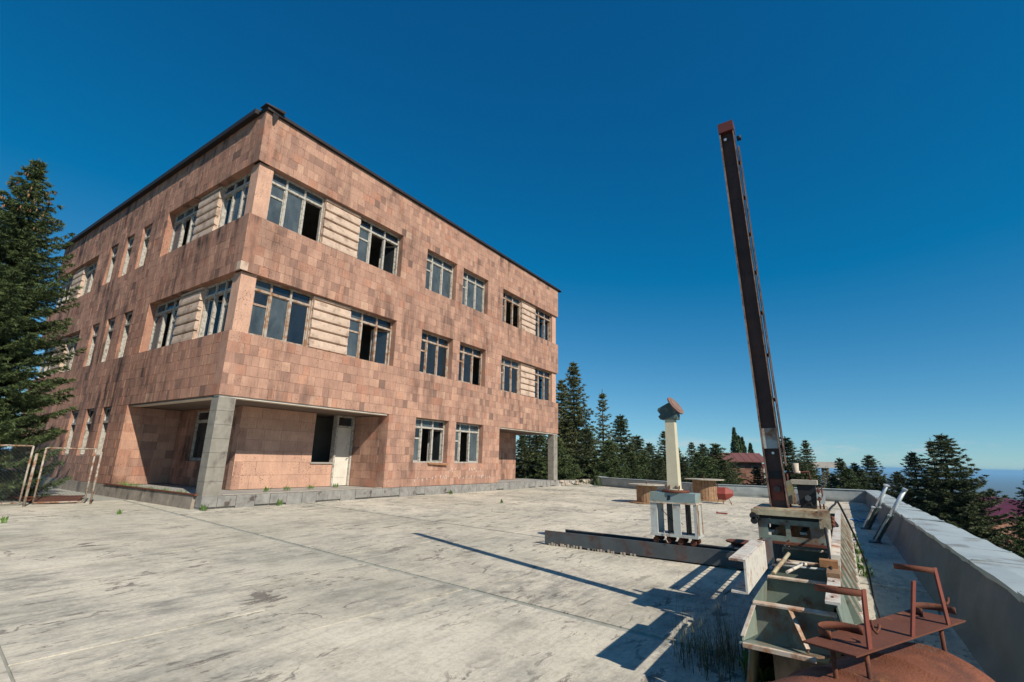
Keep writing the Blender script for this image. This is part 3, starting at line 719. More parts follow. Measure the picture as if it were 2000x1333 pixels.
for a, b in zip(pl_, pl_[1:]):
    d = (Vector((*b, 0))-Vector((*a, 0))).normalized(); nr = Vector((d.y, -d.x, 0))
    wavy_wall(mb, (*b, -.01), (*a, -.01), .4, .47, 60, .012)
    a3, b3 = Vector((*a, 0))+nr*.03, Vector((*b, 0))+nr*.03
    mb.hexa([a3+Vector((0, 0, -3.3)), a3+nr*.38+Vector((0, 0, -3.3)), b3+nr*.38+Vector((0, 0, -3.3)), b3+Vector((0, 0, -3.3)), a3+Vector((0, 0, .455)), a3+nr*.38+Vector((0, 0, .455)), b3+nr*.38+Vector((0, 0, .455)), b3+Vector((0, 0, .455))])
mb.build('wall', M_FELT2, par2)
for a, b in zip(pl_, pl_[1:]):
    A, B = Vector((*a, 0)), Vector((*b, 0)); d = (B-A).normalized(); nr = Vector((d.y, -d.x, 0)); L = (B-A).length; n = max(1, round(L/1.6))
    for k in range(n):
        p, q = A+d*(L*k/n+.004), A+d*(L*(k+1)/n-.004); zz = Vector((0, 0, .475+random.uniform(0, .008))); t = Vector((0, 0, .012))
        b_ = MB(); b_.hexa([p-nr*.03+zz, p+nr*.45+zz, q+nr*.45+zz, q-nr*.03+zz, p-nr*.03+zz+t, p+nr*.45+zz+t, q+nr*.45+zz+t, q-nr*.03+zz+t])
        b_.build('coping_sheet', M_COPING, par2)

# ------------------------------------------------------------------ mast rail bed
bed = thing('rail_bed', 'sage green steel rail bed with rusty edges carrying the tall mast carriage', 'rail bed', (0, -13, 0))
def part(mb, name, mat, parent, kind=None): return mb.build(name, mat, parent, kind)
YL, YR = -12.80, -13.25
# open channel at the near left
mb = MB(); mb.box(-2.76, -1.86, -12.812, -12.80, .65, .835); part(mb, 'channel_web', M_WHITEP, bed)
mb = MB(); mb.box(-2.76, -1.86, -12.799, -12.72, .825, .837); part(mb, 'channel_flange', M_WHITEP, bed)
mb = MB(); mb.box(-2.76, -1.86, -12.799, -12.72, .648, .66); part(mb, 'channel_flange', M_WHITEP, bed)
# far rail with roller slots
mb = MB(); mb.box(-.5, 3.4, -12.80, -12.775, .625, .845); part(mb, 'rail_web', M_STEELG, bed)
mb = MB(); mb.box(-.5, 3.4, -12.80, -12.76, .915, .985); part(mb, 'rail_head', M_STEELG, bed)
mb = MB(); mb.box(-1.3, 3.4, -12.80, -12.77, .475, .545); part(mb, 'rail_foot', M_STEELG, bed)
x = -.5
while x < 3.4:
    b_ = MB(); b_.box(x, x+.022, -12.797, -12.778, .845, .915); part(b_, 'slot_post', M_STEELG, bed)
    b_ = MB(); b_.box(x+.03, x+.052, -12.797, -12.778, .545, .625); part(b_, 'slot_post', M_STEELG, bed); x += .165
for x in (-1.3, -1.14, -.98, -.82, -.66):
    b_ = MB(); b_.box(x, x+.022, -12.797, -12.778, .545, .76); part(b_, 'slot_post', M_STEELG, bed)
# transverse plates with pale flanges
stations = [-2.72, -2.02, -1.42, -.85, -.2, .5, 1.2, 1.9, 2.6, 3.3]
for i, X in enumerate(stations):
    zt = .60 if i == 0 else .60+.02*min(i, 3)
    b_ = MB(); b_.prism([(YR+.01, zt), (YL-.03, zt), (YL+.03, .36), (YR+.08, .36)], 0, X, X+.012); pt = part(b_, 'cross_plate', M_GREENP, bed)
    b_ = MB(); b_.box(X-.035, X+.03, YR+.012, YL-.03, zt+.001, zt+.011); part(b_, 'flange', M_PALEEDGE if i < 4 else M_GREENP, pt)
# floor pans between the plates
for i, (a, b) in enumerate(zip(stations, stations[1:])):
    b_ = MB(); b_.hexa([(a+.013, YR+.09, .37), (b-.001, YR+.09, .40), (b-.001, YL+.02, .40), (a+.013, YL+.02, .37), (a+.013, YR+.09, .376), (b-.001, YR+.09, .406), (b-.001, YL+.02, .406), (a+.013, YL+.02, .376)])
    part(b_, 'floor_pan', M_GREENP, bed)
# near-end fins, bottom flange
mb = MB(); mb.hexa([(-2.92, -12.77, .43), (-2.74, -12.80, .40), (-2.74, -13.20, .40), (-2.92, -13.12, .43), (-2.92, -12.77, .44), (-2.74, -12.80, .41), (-2.74, -13.20, .41), (-2.92, -13.12, .44)]); part(mb, 'bottom_plate', M_GREENP, bed)
mb = MB(); mb.bar((-2.93, -12.79, .432), (-2.93, -13.13, .428), .024, .02); part(mb, 'bottom_flange', M_PALEEDGE, bed)
for ya, yb in ((-13.02, -13.10), (-13.235, -13.30), (-12.84, -12.79)):
    mb = MB(); mb.hexa([(-2.9, yb, .442), (-2.74, ya, .445), (-2.74, ya+.008, .445), (-2.9, yb+.008, .442), (-2.89, yb, .46), (-2.74, ya, .595), (-2.74, ya+.008, .595), (-2.89, yb+.008, .46)]); fin = part(mb, 'fin', M_GREENP, bed)
    mb = MB(); mb.bar((-2.745, ya+.004, .602), (-2.9, yb+.004, .464), .02, .006, (0, 0, 1)); part(mb, 'fin_edge', M_PALEEDGE, fin)
mb = MB(); mb.hexa([(-2.70, -12.735, .01), (3.4, -12.735, .01), (3.4, -12.727, .01), (-2.70, -12.727, .01), (-2.70, -12.825, .60), (3.4, -12.825, .60), (3.4, -12.817, .60), (-2.70, -12.817, .60)]); part(mb, 'side_skin', M_GREENP, bed)
mb = MB(); mb.box(-1.85, -1.33, -12.80, -12.77, .655, .80); part(mb, 'rail_web', M_STEELG, bed)
mb = MB(); mb.box(-2.66, 3.4, -13.30, -13.292, .01, .428); part(mb, 'base_skin', M_GREENP, bed)
# right-hand rail plates, timber packing, side skin, gussets and foot flange
for (a, b, z, mt, w0, w1, nm) in ((-2.86, -2.20, .70, M_WHITEP, -13.262, -13.195, 'rail_plate'), (-2.19, -1.98, .725, M_SPOOL, -13.262, -13.19, 'timber_packing'), (-1.90, -1.45, .73, M_SPOOLTOP, -13.262, -13.19, 'timber_packing'), (-1.44, 3.4, .72, M_WHITEP, -13.262, -13.195, 'rail_plate')):
    mb = MB(); mb.box(a, b, w0, w1, z-.05 if 'timber' in nm else z-.014, z); part(mb, nm, mt, bed)
mb = MB(); mb.box(-2.01, -1.93, -13.255, -13.15, .726, .77); part(mb, 'timber_packing', M_BROWNWOOD, bed)
mb = MB(); mb.hexa([(-2.85, -13.30, .43), (3.4, -13.30, .43), (3.4, -13.292, .43), (-2.85, -13.292, .43), (-2.85, -13.245, .685), (3.4, -13.245, .685), (3.4, -13.237, .685), (-2.85, -13.237, .685)]); part(mb, 'side_skin', M_GREENP, bed)
mb = MB(); mb.box(-2.15, 3.4, -13.365, -13.312, .415, .428); part(mb, 'foot_flange', M_WHITEP, bed)
x = -2.1
while x < 3.4:
    b_ = MB(); b_.prism([(-13.247, .68), (-13.352, .43), (-13.302, .43)], 0, x, x+.008); gs = part(b_, 'gusset', M_GREENP, bed)
    b_ = MB(); b_.bar((x+.004, -13.252, .686), (x+.004, -13.356, .436), .012, .005, (1, 0, 0)); part(b_, 'gusset_edge', M_PALEEDGE, gs); x += .34
# pipe stays lying across
mb = MB(); mb.tube([(-1.75, -12.83, .66), (-1.75, -13.2, .67)], .008, 6); part(mb, 'stay_rod', M_PALEG, bed)
mb = MB(); mb.tube([(-1.62, -12.88, .66), (-1.60, -13.05, .665)], .011, 6); part(mb, 'stay_rod', M_WHITEP, bed)
mb = MB(); mb.tube([(-2.0, -12.95, .665), (-1.62, -13.03, .67)], .011, 6); part(mb, 'stay_rod', M_WHITEP, bed)
mb = MB(); mb.tube([(-1.98, -12.86, .64), (-1.55, -12.93, .72)], .014, 6); part(mb, 'stay_rod', M_CREAMP, bed)
for X in (-2.2, .2, 2.9):
    mb = MB(); mb.box(X-.18, X+.18, -13.22, -12.86, -.01, .365); part(mb, 'support_block', M_PLINTH, bed)

# ------------------------------------------------------------------ carriage with the mast
car = thing('mast_carriage', 'rusty carriage with a tall dark brown steel mast standing on the green rail bed', 'mast', (-1.1, -12.95, .73))
X0, X1, Y0, Y1 = -1.32, -.62, -13.20, -12.68
mb = MB(); mb.box(X0, X1, Y0, Y1, .995, 1.03); part(mb, 'deck', M_CREAMP, car)
mb = MB(); mb.box(X0-.02, X0+.0, Y0+.02, Y1+.02, .975, 1.02); part(mb, 'deck_edge', M_CREAMP, car)
# front panel with two rounded openings
mb = MB(); zA, zB = .775, .945
ys = [Y1-.02, -12.775, -12.905, -12.94, -13.08, Y0+.02]
mb.box(X0+.02, X0+.03, ys[0], ys[1], zA, zB); mb.box(X0+.02, X0+.03, ys[2], ys[3], zA, zB); mb.box(X0+.02, X0+.03, ys[4], ys[5], zA, zB)
for a, b in ((ys[1], ys[2]), (ys[3], ys[4])): mb.box(X0+.02, X0+.03, a, b, zA, .815); mb.box(X0+.02, X0+.03, a, b, .905, zB)
part(mb, 'front_panel', M_GREENP, car)
mb = MB(); mb.box(X0-.01, X0+.019, Y0+.02, Y1-.01, .755, .774); part(mb, 'lower_lip', M_RUST, car)
mb = MB(); mb.box(X0+.04, X1-.02, Y0+.03, Y1-.05, .946, .994); part(mb, 'inner_frame', M_BLACK, car)
mb = MB(); mb.box(X0+.031, X1, Y0, Y0+.02, .735, .994); part(mb, 'side_plate', M_WHITEP, car)
mb = MB(); mb.box(X0+.031, X1, Y1-.02, Y1-.03, .80, .994); part(mb, 'side_plate', M_WHITEP, car)
mb = MB(); mb.box(X1-.02, X1-.01, Y0+.03, Y1-.04, .735, .94); part(mb, 'rear_panel', M_GREENP, car)
for y in (-12.76, -13.0):
    mb = MB(); mb.box(X0+.1, X0+.5, y-.05, y, .83, .85); part(mb, 'inner_bracket', M_WHITEP, car)
for y, z in ((Y1+.005, .965), (Y1-.0, .925)):
    mb = MB(); mb.cyl((X0-.03, y, z), (X0+.07, y, z), .028, 14); part(mb, 'guide_roller', M_BLACK, car)
mb = MB(); mb.box(X0-.012, X0+.01, Y0-.03, Y0+.05, .90, 1.04); part(mb, 'end_bracket', M_CREAMP, car)
for k in range(5):
    mb = MB(); mb.cyl((X0+.0+.03*k, Y0-.03, .93+.025*(k % 3)), (X0+.02+.03*k, Y0-.045, .93+.025*(k % 3)), .016, 8); part(mb, 'bolt', M_RUST, car)
# mast: leaning very slightly
mB, mT = Vector((-1.13, -12.865, 1.03)), Vector((-1.07, -12.735, 4.97)); ax = (mT-mB).normalized()
my = Vector((0, 1, 0)); my = (my-ax*my.dot(ax)).normalized(); mx = my.cross(ax)
def MP(a, b, t): return mB+(mx*a+my*b)+ax*t
def mbox(mb, a0, a1, b0, b1, t0, t1): mb.hexa([MP(a0, b0, t0), MP(a1, b0, t0), MP(a1, b1, t0), MP(a0, b1, t0), MP(a0, b0, t1), MP(a1, b0, t1), MP(a1, b1, t1), MP(a0, b1, t1)])
HM = (mT-mB).length; hw = .070
mb = MB(); mbox(mb, -.012, .0, -hw, hw, 0, HM)
mbox(mb, -.058, .05, hw-.010, hw, 0, HM); mbox(mb, -.058, .05, -hw, -hw+.010, 0, HM)
mast = part(mb, 'mast', M_MAST, car)
mb = MB(); mbox(mb, -.062, -.0585, hw-.012, hw+.001, .02, HM-.12); part(mb, 'mast_lit_edge', M_MASTLIT, mast)  # thin strips carry the painted edge light
mb = MB(); mbox(mb, -.062, -.0585, -hw-.001, -hw+.008, .02, HM-.12); part(mb, 'mast_lit_edge', M_MASTLIT, mast)
mb = MB(); mbox(mb, -.02, .03, -hw-.030, -hw-.014, .35, HM-.3); part(mb, 'side_rail', M_MAST, mast)
mb = MB(); mbox(mb, -.028, -.021, -hw-.028, -hw-.02, .35, HM-.3); part(mb, 'side_rail_lit_edge', M_MASTLIT, mast)
t = .5
while t < HM-.3:
    mb = MB(); mbox(mb, -.01, .02, -hw-.014, -hw+.0, t, t+.03); part(mb, 'spacer', M_BLACK, mast)
    for b in (-.02, .02):
        mb = MB(); mb.cyl(MP(-.0121, b, t+.01), MP(-.017, b, t+.01), .006, 8); part(mb, 'bolt', M_BLACK, mast)
    t += .42
mb = MB(); mbox(mb, -.066, .055, -hw-.005, hw+.005, HM-.10, HM+.015); part(mb, 'cap', M_MASTCAP, mast)
mb = MB(); mb.cyl(MP(-.01, -hw-.02, HM-.2), MP(-.01, -hw-.06, HM-.2), .028, 14); part(mb, 'pulley', M_BLACK, mast)
mb = MB(); mb.cyl(MP(-.013, .02, HM-.18), MP(-.04, .02, HM-.18), .016, 10); part(mb, 'lamp_stub', M_GALV, mast)
mb = MB(); mbox(mb, -.030, -.018, -hw+.012, hw-.012, .50, .68); part(mb, 'grey_cover', M_PALEG, mast)
mb = MB(); mbox(mb, -.024, -.018, -hw+.02, hw-.02, .06, .235); part(mb, 'rust_cover', M_RUSTR, mast)
mb = MB(); mb.cyl(MP(-.024, .0, .15), MP(-.05, .0, .15), .028, 16); part(mb, 'hub', M_BLACK, mast)
mb = MB(); mb.cyl(MP(-.019, -.008, .46), MP(-.034, -.008, .46), .012, 10); part(mb, 'bolt', M_GALV, mast)
mb = MB(); mbox(mb, -.026, -.018, -hw+.012, hw-.012, .25, .30); part(mb, 'black_band', M_BLACK, mast)
# machinery beside the mast foot
Xm = -1.05
def AX(px, py, X=Xm): return at_x(px, py, X)
a, b = AX(1563, 985), AX(1592, 948)
mb = MB(); mb.prism([(a.y, 1.031), (b.y+.01, 1.031), (b.y, b.z), (a.y+.012, b.z)], 0, Xm, Xm+.16); part(mb, 'motor_box', M_BLACK, car)
cy = (a.y+b.y)/2; mb = MB(); mb.cyl((Xm-.001, cy, 1.115), (Xm-.016, cy, 1.115), .026, 6); part(mb, 'hex_plate', M_STEELG, car)
a, b = AX(1545, 945), AX(1595, 939); mb = MB(); mb.box(Xm-.02, Xm+.18, b.y, a.y, a.z-.003, b.z); part(mb, 'top_board', M_SPOOLTOP, car)
zt = b.z; p0, p1 = AX(1536, 925), AX(1579, 922)
mb = MB(); mb.tube([(Xm+.06, p0.y, p0.z), (Xm+.06, p1.y, p1.z), (Xm+.06, p1.y-.004, zt)], .008, 8); part(mb, 'pipe_bracket', M_RUST, car)
mb = MB(); mb.tube([(Xm+.06, p0.y, p0.z), (Xm+.06, p0.y-.0, 1.03)], .008, 8); part(mb, 'pipe_bracket', M_RUST, car)
p0, p1 = AX(1552, 905), AX(1556, 925); mb = MB(); mb.tube([(Xm+.06, p1.y, p1.z), (Xm+.06, p1.y, p1.z+.01), (Xm+.06, p0.y, p1.z+.012), (Xm+.06, p0.y, p0.z)], [.028, .028, .022, .026], 16); part(mb, 'rusty_can', M_PALEEDGE, car)
mb = MB(); q = [AX(1536, 986), AX(1535, 940), AX(1543, 938), AX(1549, 950), AX(1553, 984)]
mb.prism([(v.y, max(v.z, 1.031)) for v in q], 0, Xm-.02, Xm+.05); part(mb, 'gear_cover', M_BLUEG, car)
mb = MB(); q = [AX(1551, 985), AX(1557, 985), AX(1555, 962), AX(1551, 962)]; mb.prism([(v.y, max(v.z, 1.031)) for v in q], 0, Xm-.05, Xm-.03); part(mb, 'upright_tab', M_CREAMP, car)
for k, (px, py) in enumerate(((1598, 960), (1601, 968), (1600, 976))):
    v = AX(px, py); mb = MB(); mb.cyl((Xm-.02, v.y, v.z), (Xm+.12, v.y, v.z), .013, 10); part(mb, 'valve_rod', M_RUST if k != 1 else M_PALEG, car)
q = [AX(1601, 985), AX(1612, 985), AX(1612, 958)]; mb = MB(); mb.prism([(v.y, max(v.z, 1.031)) for v in q], 0, Xm, Xm+.012); part(mb, 'gusset', M_PALEG, car)
for px in (1597, 1604): 
    v = AX(px, 952); mb = MB(); mb.tube([(Xm+.03, v.y, 1.03), (Xm+.03, v.y, v.z)], .007, 6); part(mb, 'valve_stem', M_RUST, car)

for k in range(3):
    mb = MB(); mb.cyl((-2.76+k*.22, -13.228, .7), (-2.76+k*.22, -13.228, .707), .007, 6); part(mb, 'bolt', M_RUST, bed)
for yy in (Y0+.04, -12.92, Y1-.04):
    for zz in (.785, .935):
        mb = MB(); mb.cyl((X0+.019, yy, zz), (X0+.010, yy, zz), .007, 6); part(mb, 'bolt', M_RUST, car)
for k in range(4):
    mb = MB(); mb.tube([(X0+.25+.05*k, Y0+.08, 1.03), (X0+.22+.04*k, Y0+.10, 1.07+.01*k), (X0+.28+.03*k, Y0+.16, 1.075), (X0+.3+.02*k, Y0+.2, 1.05)], .005, 6); part(mb, 'hose', M_RUBBER, car)
mb = MB(); mb.box(-2.5, -2.1, -12.799, -12.793, .70, .79); part(mb, 'rust_patch_plate', M_RUST, bed)
# ------------------------------------------------------------------ cables
def cable(pts, r, label):
    P = [Vector(p) for p in pts]; out = []
    for i in range(len(P)-1):
        p0, p1, p2, p3 = P[max(i-1, 0)], P[i], P[i+1], P[min(i+2, len(P)-1)]
        for k in range(6):
            t = k/6; out.append(.5*((2*p1)+(p2-p0)*t+(2*p0-5*p1+4*p2-p3)*t*t+(3*p1-p0-3*p2+p3)*t**3))
    out.append(P[-1]); mb = MB(); mb.tube(out, r, 8); return tag(mb.build('electric_cable', M_RUBBER), label, 'cable')
cable([(-1.28, -13.20, .95), (-1.2, -13.27, .92), at_x(1618, 1003, -1.0), at_x(1630, 986, -.8), at_x(1641, 989, -.6), (-.3, -13.43, .55), (-.2, -13.46, .2), (-.6, -13.50, .012), (-1.1, -13.52, .012), (-1.6, -13.50, .012), at_z(1716, 1200, .012)], .0085, 'black cable looping off the carriage and along the sunlit strip by the rail bed')
cable([(-1.30, -13.19, .90), at_x(1612, 1035, -1.45), at_x(1618, 1070, -1.7), at_x(1624, 1120, -2.1), at_x(1630, 1160, -2.4), at_x(1640, 1195, -2.65), (-2.9, -13.27, .45), (-3.1, -13.25, .2), (-3.2, -13.2, .012)], .0085, 'black cable hanging down over the white rail plate')

# ------------------------------------------------------------------ trough beam on the floor with the frame cart on it
beam = thing('steel_trough_beam', 'long grey steel trough beam lying on the concrete', 'beam', (1.65, -10.6, 0))
def BB(u, X, z): return (X, u, z)
mb = MB(); mb.box(1.46, 1.475, -12.35, -9.02, .02, .225); part(mb, 'side_plate', M_STEELG, beam)
mb = MB(); mb.box(1.83, 1.845, -12.35, -9.22, .02, .225); part(mb, 'side_plate', M_STEELG, beam)
mb = MB(); mb.box(1.476, 1.829, -12.35, -9.02, .03, .045); part(mb, 'bottom_plate', M_STEELG, beam)
mb = MB(); mb.box(1.476, 1.51, -12.35, -9.03, .212, .224); part(mb, 'lip', M_STEELG, beam)
mb = MB(); mb.box(1.80, 1.829, -12.35, -9.23, .212, .224); part(mb, 'lip', M_STEELG, beam)
for k in range(26):
    y = -9.1-.052*k*random.uniform(.8, 1.2); b_ = MB(); b_.box(1.452, 1.5, y-.03, y, .0, random.uniform(.02, .05)); part(b_, 'mortar_lump', M_RUBBLE, beam)
for y in (-9.3, -10.6, -12.0):
    b_ = MB(); b_.box(1.5, 1.8, y, y+.12, -.004, .029); part(b_, 'packing', M_CONC, beam)
cart = thing('frame_cart', 'pale grey frame cart with cream post and tilted disc on the trough beam', 'cart', (1.7, -11.15, .22))
ca, cb, cX, cX2 = -11.52, -10.85, 1.5, 1.84
mb = MB(); mb.box(cX, cX2, ca, cb, .815, .95); part(mb, 'top_box', M_BLUEG, cart)
mb = MB(); mb.box(cX-.012, cX2+.012, ca-.012, cb+.012, .795, .814); part(mb, 'rim', M_PALEEDGE, cart)
mb = MB(); mb.box(cX-.01, cX2+.01, ca-.01, cb+.01, .33, .365); part(mb, 'bottom_frame', M_PALEG, cart)
for y in (cb-.10, -11.29, ca):
    wd = .10 if y != ca else .035
    mb = MB(); mb.box(cX, cX+.035, y, y+wd, .366, .794); part(mb, 'upright', M_PALEG, cart)
for y in (cb-.10, ca+.002):
    mb = MB(); mb.box(cX2-.035, cX2, y, y+.09, .366, .794); part(mb, 'upright', M_PALEG, cart)
mb = MB(); mb.box(cX+.036, cX2-.036, cb-.25, cb-.24, .366, .794); part(mb, 'inner_panel', M_BLACK, cart)
mb = MB(); mb.box(cX+.036, cX2-.036, ca+.15, ca+.16, .366, .794); part(mb, 'inner_panel', M_BLACK, cart)
mb = MB(); mb.box(cX+.06, cX2-.036, ca+.004, ca+.016, .366, .794); part(mb, 'side_panel', M_PALEG, cart)
for x in (cX+.0, cX+.10, cX2-.02):
    mb = MB(); mb.box(x, x+.02, ca-.014, ca-.001, .366, .794); part(mb, 'side_strip', M_PALEEDGE, cart)
for y in (cb-.06, cb-.24, ca+.25, ca+.07):
    mb = MB(); mb.cyl((cX+.02, y, .268), (cX+.06, y, .268), .042, 14); part(mb, 'wheel', M_RUST, cart)
    mb = MB(); mb.box(cX+.062, cX+.075, y-.03, y+.03, .262, .33); part(mb, 'wheel_bracket', M_RUST, cart)
    mb = MB(); mb.cyl((cX2-.06, y, .268), (cX2-.02, y, .268), .042, 14); part(mb, 'wheel', M_RUST, cart)
    mb = MB(); mb.box(cX2-.075, cX2-.062, y-.03, y+.03, .262, .33); part(mb, 'wheel_bracket', M_RUST, cart)
mb = MB(); mb.tube([(cX-.02, cb-.2, .40), (cX-.03, cb-.22, .30), (cX-.06, cb-.26, .25)], .006, 6); part(mb, 'wire', M_SPOOLTOP, cart)
for (ya, yb, yc) in ((cb-.12, cb-.28, cb-.40), (cb-.37, cb-.385, cb-.45)):
    mb = MB(); mb.tube([(cX+.15, ya, .70), (cX+.12, yb, .55), (cX+.1, yc, .50)], .005, 6); part(mb, 'wire', M_RUBBER, cart)
mb = MB(); mb.box(cX-.001, cX-.004, -11.16, -11.12, .85, .91); mb.box(cX-.001, cX-.004, -11.13, -11.115, .84, .87); part(mb, 'slot', M_BLACK, cart)
mb = MB(); mb.cyl((1.67, -11.20, .951), (1.67, -11.20, .985), .20, 28); part(mb, 'turntable', M_RUST, cart)
mb = MB(); mb.cyl((1.67, -11.19, .986), (1.67, -11.19, 1.0), .12, 24); part(mb, 'post_flange', M_POST, cart)
pc = (1.67, -11.185)
mb = MB(); mb.hexa([(pc[0]-.085, pc[1]-.085, 1.0), (pc[0]+.085, pc[1]-.085, 1.0), (pc[0]+.085, pc[1]+.085, 1.0), (pc[0]-.085, pc[1]+.085, 1.0), (pc[0]-.07, pc[1]-.07, 2.05), (pc[0]+.07, pc[1]-.07, 2.05), (pc[0]+.07, pc[1]+.07, 2.05), (pc[0]-.07, pc[1]+.07, 2.05)]); part(mb, 'post', M_POST, cart)
for y in (-.1, -.05, .05, .1):
    mb = MB(); mb.box(pc[0]-.1, pc[0]-.09, pc[1]+y-.008, pc[1]+y+.008, 1.0, 1.055); part(mb, 'bolt', M_RUST, cart)
mb = MB(); mb.prism([(-11.31, 2.051), (-11.05, 2.051), (-11.02, 2.10), (-11.055, 2.13), (-11.01, 2.19), (-11.02, 2.225), (-11.19, 2.31), (-11.31, 2.15)], 0, 1.58, 1.76); head = part(mb, 'head', M_DKGREEN, cart)
dn = Vector((-.12, -.80, .58)).normalized(); dc = Vector((1.67, -11.27, 2.265))
mb = MB(); mb.cyl(dc-dn*.005, dc+dn*.02, .165, 32); part(mb, 'disc', M_DISC, head)
mb = MB(); mb.cyl(dc+dn*.0205, dc+dn*.028, .12, 32); part(mb, 'disc_ring', M_DISC, head)
# flanged pipe stub behind the channel
fp = thing('flanged_pipe', 'short grey pipe stub with a wide rusty flange beside the trough beam', 'pipe', (2.3, -11.9, 0))
mb = MB(); mb.tube([(2.3, -11.93, 0), (2.3, -11.93, .24)], [.13, .115], 24); part(mb, 'pipe', M_STEELG, fp)
mb = MB(); mb.cyl((2.3, -11.93, .241), (2.3, -11.93, .262), .185, 28); part(mb, 'flange', M_RUST, fp)

# ------------------------------------------------------------------ wooden cable spools
def spool(loc, r, rd, h, label):
    t = thing('cable_spool', label, 'spool', loc); x, y, z = loc
    for zz, mt in ((0, M_SPOOL), (h-.035, M_SPOOLTOP)):
        n = 9
        for k in range(n):
            a, b = -r+2*r*k/n+.003, -r+2*r*(k+1)/n-.003; m_ = (a+b)/2
            pts = []
            for q in np.linspace(a, b, 4): pts.append((x+q, y+math.sqrt(max(0, r*r-q*q))))
            for q in np.linspace(b, a, 4): pts.append((x+q, y-math.sqrt(max(0, r*r-q*q))))
            mb = MB(); mb.prism(pts, 2, z+zz, z+zz+.034+random.uniform(-.003, 0)); part(mb, 'flange_plank', mt, t)
    n = 24
    for k in range(n):
        a0, a1 = 2*math.pi*k/n+.012, 2*math.pi*(k+1)/n-.012; ro = rd+random.uniform(-.008, .006)
        mb = MB(); mb.prism([(x+ro*math.cos(a0), y+ro*math.sin(a0)), (x+ro*math.cos(a1), y+ro*math.sin(a1)), (x+(rd-.03)*math.cos(a1), y+(rd-.03)*math.sin(a1)), (x+(rd-.03)*math.cos(a0), y+(rd-.03)*math.sin(a0))], 2, z+.036, z+h-.036); part(mb, 'stave', M_SPOOL, t)
    mb = MB(); mb.cyl((x, y, z+h), (x, y, z+h+.12), .018, 8); part(mb, 'bolt', M_RUST, t)
    return t
spool((11.35, -7.5, .005), .62, .36, .64, 'smaller wooden cable spool standing upright behind the frame cart')
spool((14.6, -8.75, .005), .74, .44, .80, 'larger wooden cable spool with grey top beside the red housing')
# red housing on wire legs
rh = thing('red_housing', 'red six-sided metal lamp hood on thin wire legs beside the larger spool', 'housing', (13.2, -9.75, 0))
rc = Vector((13.2, -9.72, .36)); mb = MB()
ring6 = lambda r, y, dz=0: [(rc.x+r*math.cos(q), y, rc.z+dz+r*math.sin(q)) for q in [k*math.pi/3 for k in range(6)]]
V = ring6(.24, rc.y+.20)+ring6(.25, rc.y-.08)+ring6(.10, rc.y-.30, .02)
mb.quadmesh(V, [(k+6, (k+1) % 6+6, (k+1) % 6, k) for k in range(6)]+[(k+12, (k+1) % 6+12, (k+1) % 6+6, k+6) for k in range(6)]+[tuple(reversed(range(12, 18)))]); part(mb, 'shell', M_REDSHEET, rh)
mb = MB(); V = ring6(.20, rc.y+.19)+ring6(.20, rc.y+.12); mb.quadmesh(V, [(k+6, (k+1) % 6+6, (k+1) % 6, k) for k in range(6)]+[tuple(range(6)), tuple(reversed(range(6, 12)))]); part(mb, 'lens', M_BLACK, rh)  # black plug paints the shade inside the hood's open end
for y, dx in ((-.26, -.2), (.0, -.22), (.25, -.2), (.1, .2), (-.2, .2)):
    mb = MB(); mb.tube([(rc.x+dx*.3, rc.y+y*.6, rc.z-.16), (rc.x+dx, rc.y+y, 0)], .008, 6); part(mb, 'leg', M_RUST, rh)
mb = MB(); mb.box(rc.x+.05, rc.x+.08, rc.y+.2, rc.y+.23, rc.z, rc.z+.34); part(mb, 'rod', M_RUST, rh)
p = at_z(1411, 1004, 0); mb = MB(); mb.box(p.x-.05, p.x+.05, p.y-.13, p.y+.13, 0, .03); mb.box(p.x-.03, p.x+.05, p.y+.131, p.y+.16, 0, .05); tag(mb.build('red_scrap', M_REDSHEET), 'small red metal scrap lying alone on the concrete', 'scrap')

# ------------------------------------------------------------------ props leaning on the side parapet
def prop(bx, by, tx, ty, tz, label):
    t = thing('leaning_prop', label, 'prop', (bx, by, 0), 'telescopic props leaning on the parapet')
    b, e = Vector((bx, by, .0)), Vector((tx, ty, tz)); d = (e-b).normalized(); s = d.cross(Vector((0, 0, 1))).normalized(); L = (e-b).length
    mb = MB(); mb.tube([b+d*.42, b+d*(L-.02)], .035, 12); part(mb, 'tube', M_GALV, t)
    mb = MB(); mb.tube([b+d*.30-s*.075, b+d*(L*.80)-s*.075], .018, 10); part(mb, 'thin_tube', M_GALV, t)
    mb = MB(); mb.bar(b+d*.04, b+d*.62, .10, .075, s); part(mb, 'sleeve', M_DKGREEN, t)
    mb = MB(); mb.bar(b+d*.05+s*.09, b+d*.60+s*.09, .03, .05, s); part(mb, 'side_bar', M_PALEG, t)
    mb = MB(); mb.bar(b+d*.02-s*.10, b+d*.55-s*.10, .03, .05, s); part(mb, 'side_bar', M_STEELG, t)
    mb = MB(); mb.box(bx-.12, bx+.12, by-.10, by+.10, .0, .02); part(mb, 'foot_plate', M_STEELG, t)
    mb = MB(); mb.bar(b+d*.60-s*.13, b+d*.60+s*.13, .05, .03, d); part(mb, 'clamp', M_GALV, t)
    mb = MB(); mb.bar(b+d*L-s*.06, b+d*L+s*.06, .07, .03, d); part(mb, 'head_plate', M_GALV, t)
    return t
prop(5.9, -13.72, 5.75, -14.29, 1.0, 'telescopic metal prop with dark green sleeve leaning over the parapet coping')
prop(8.3, -13.66, 7.9, -14.15, 1.0, 'telescopic metal prop with dark green sleeve leaning over the parapet coping')
mb = MB()
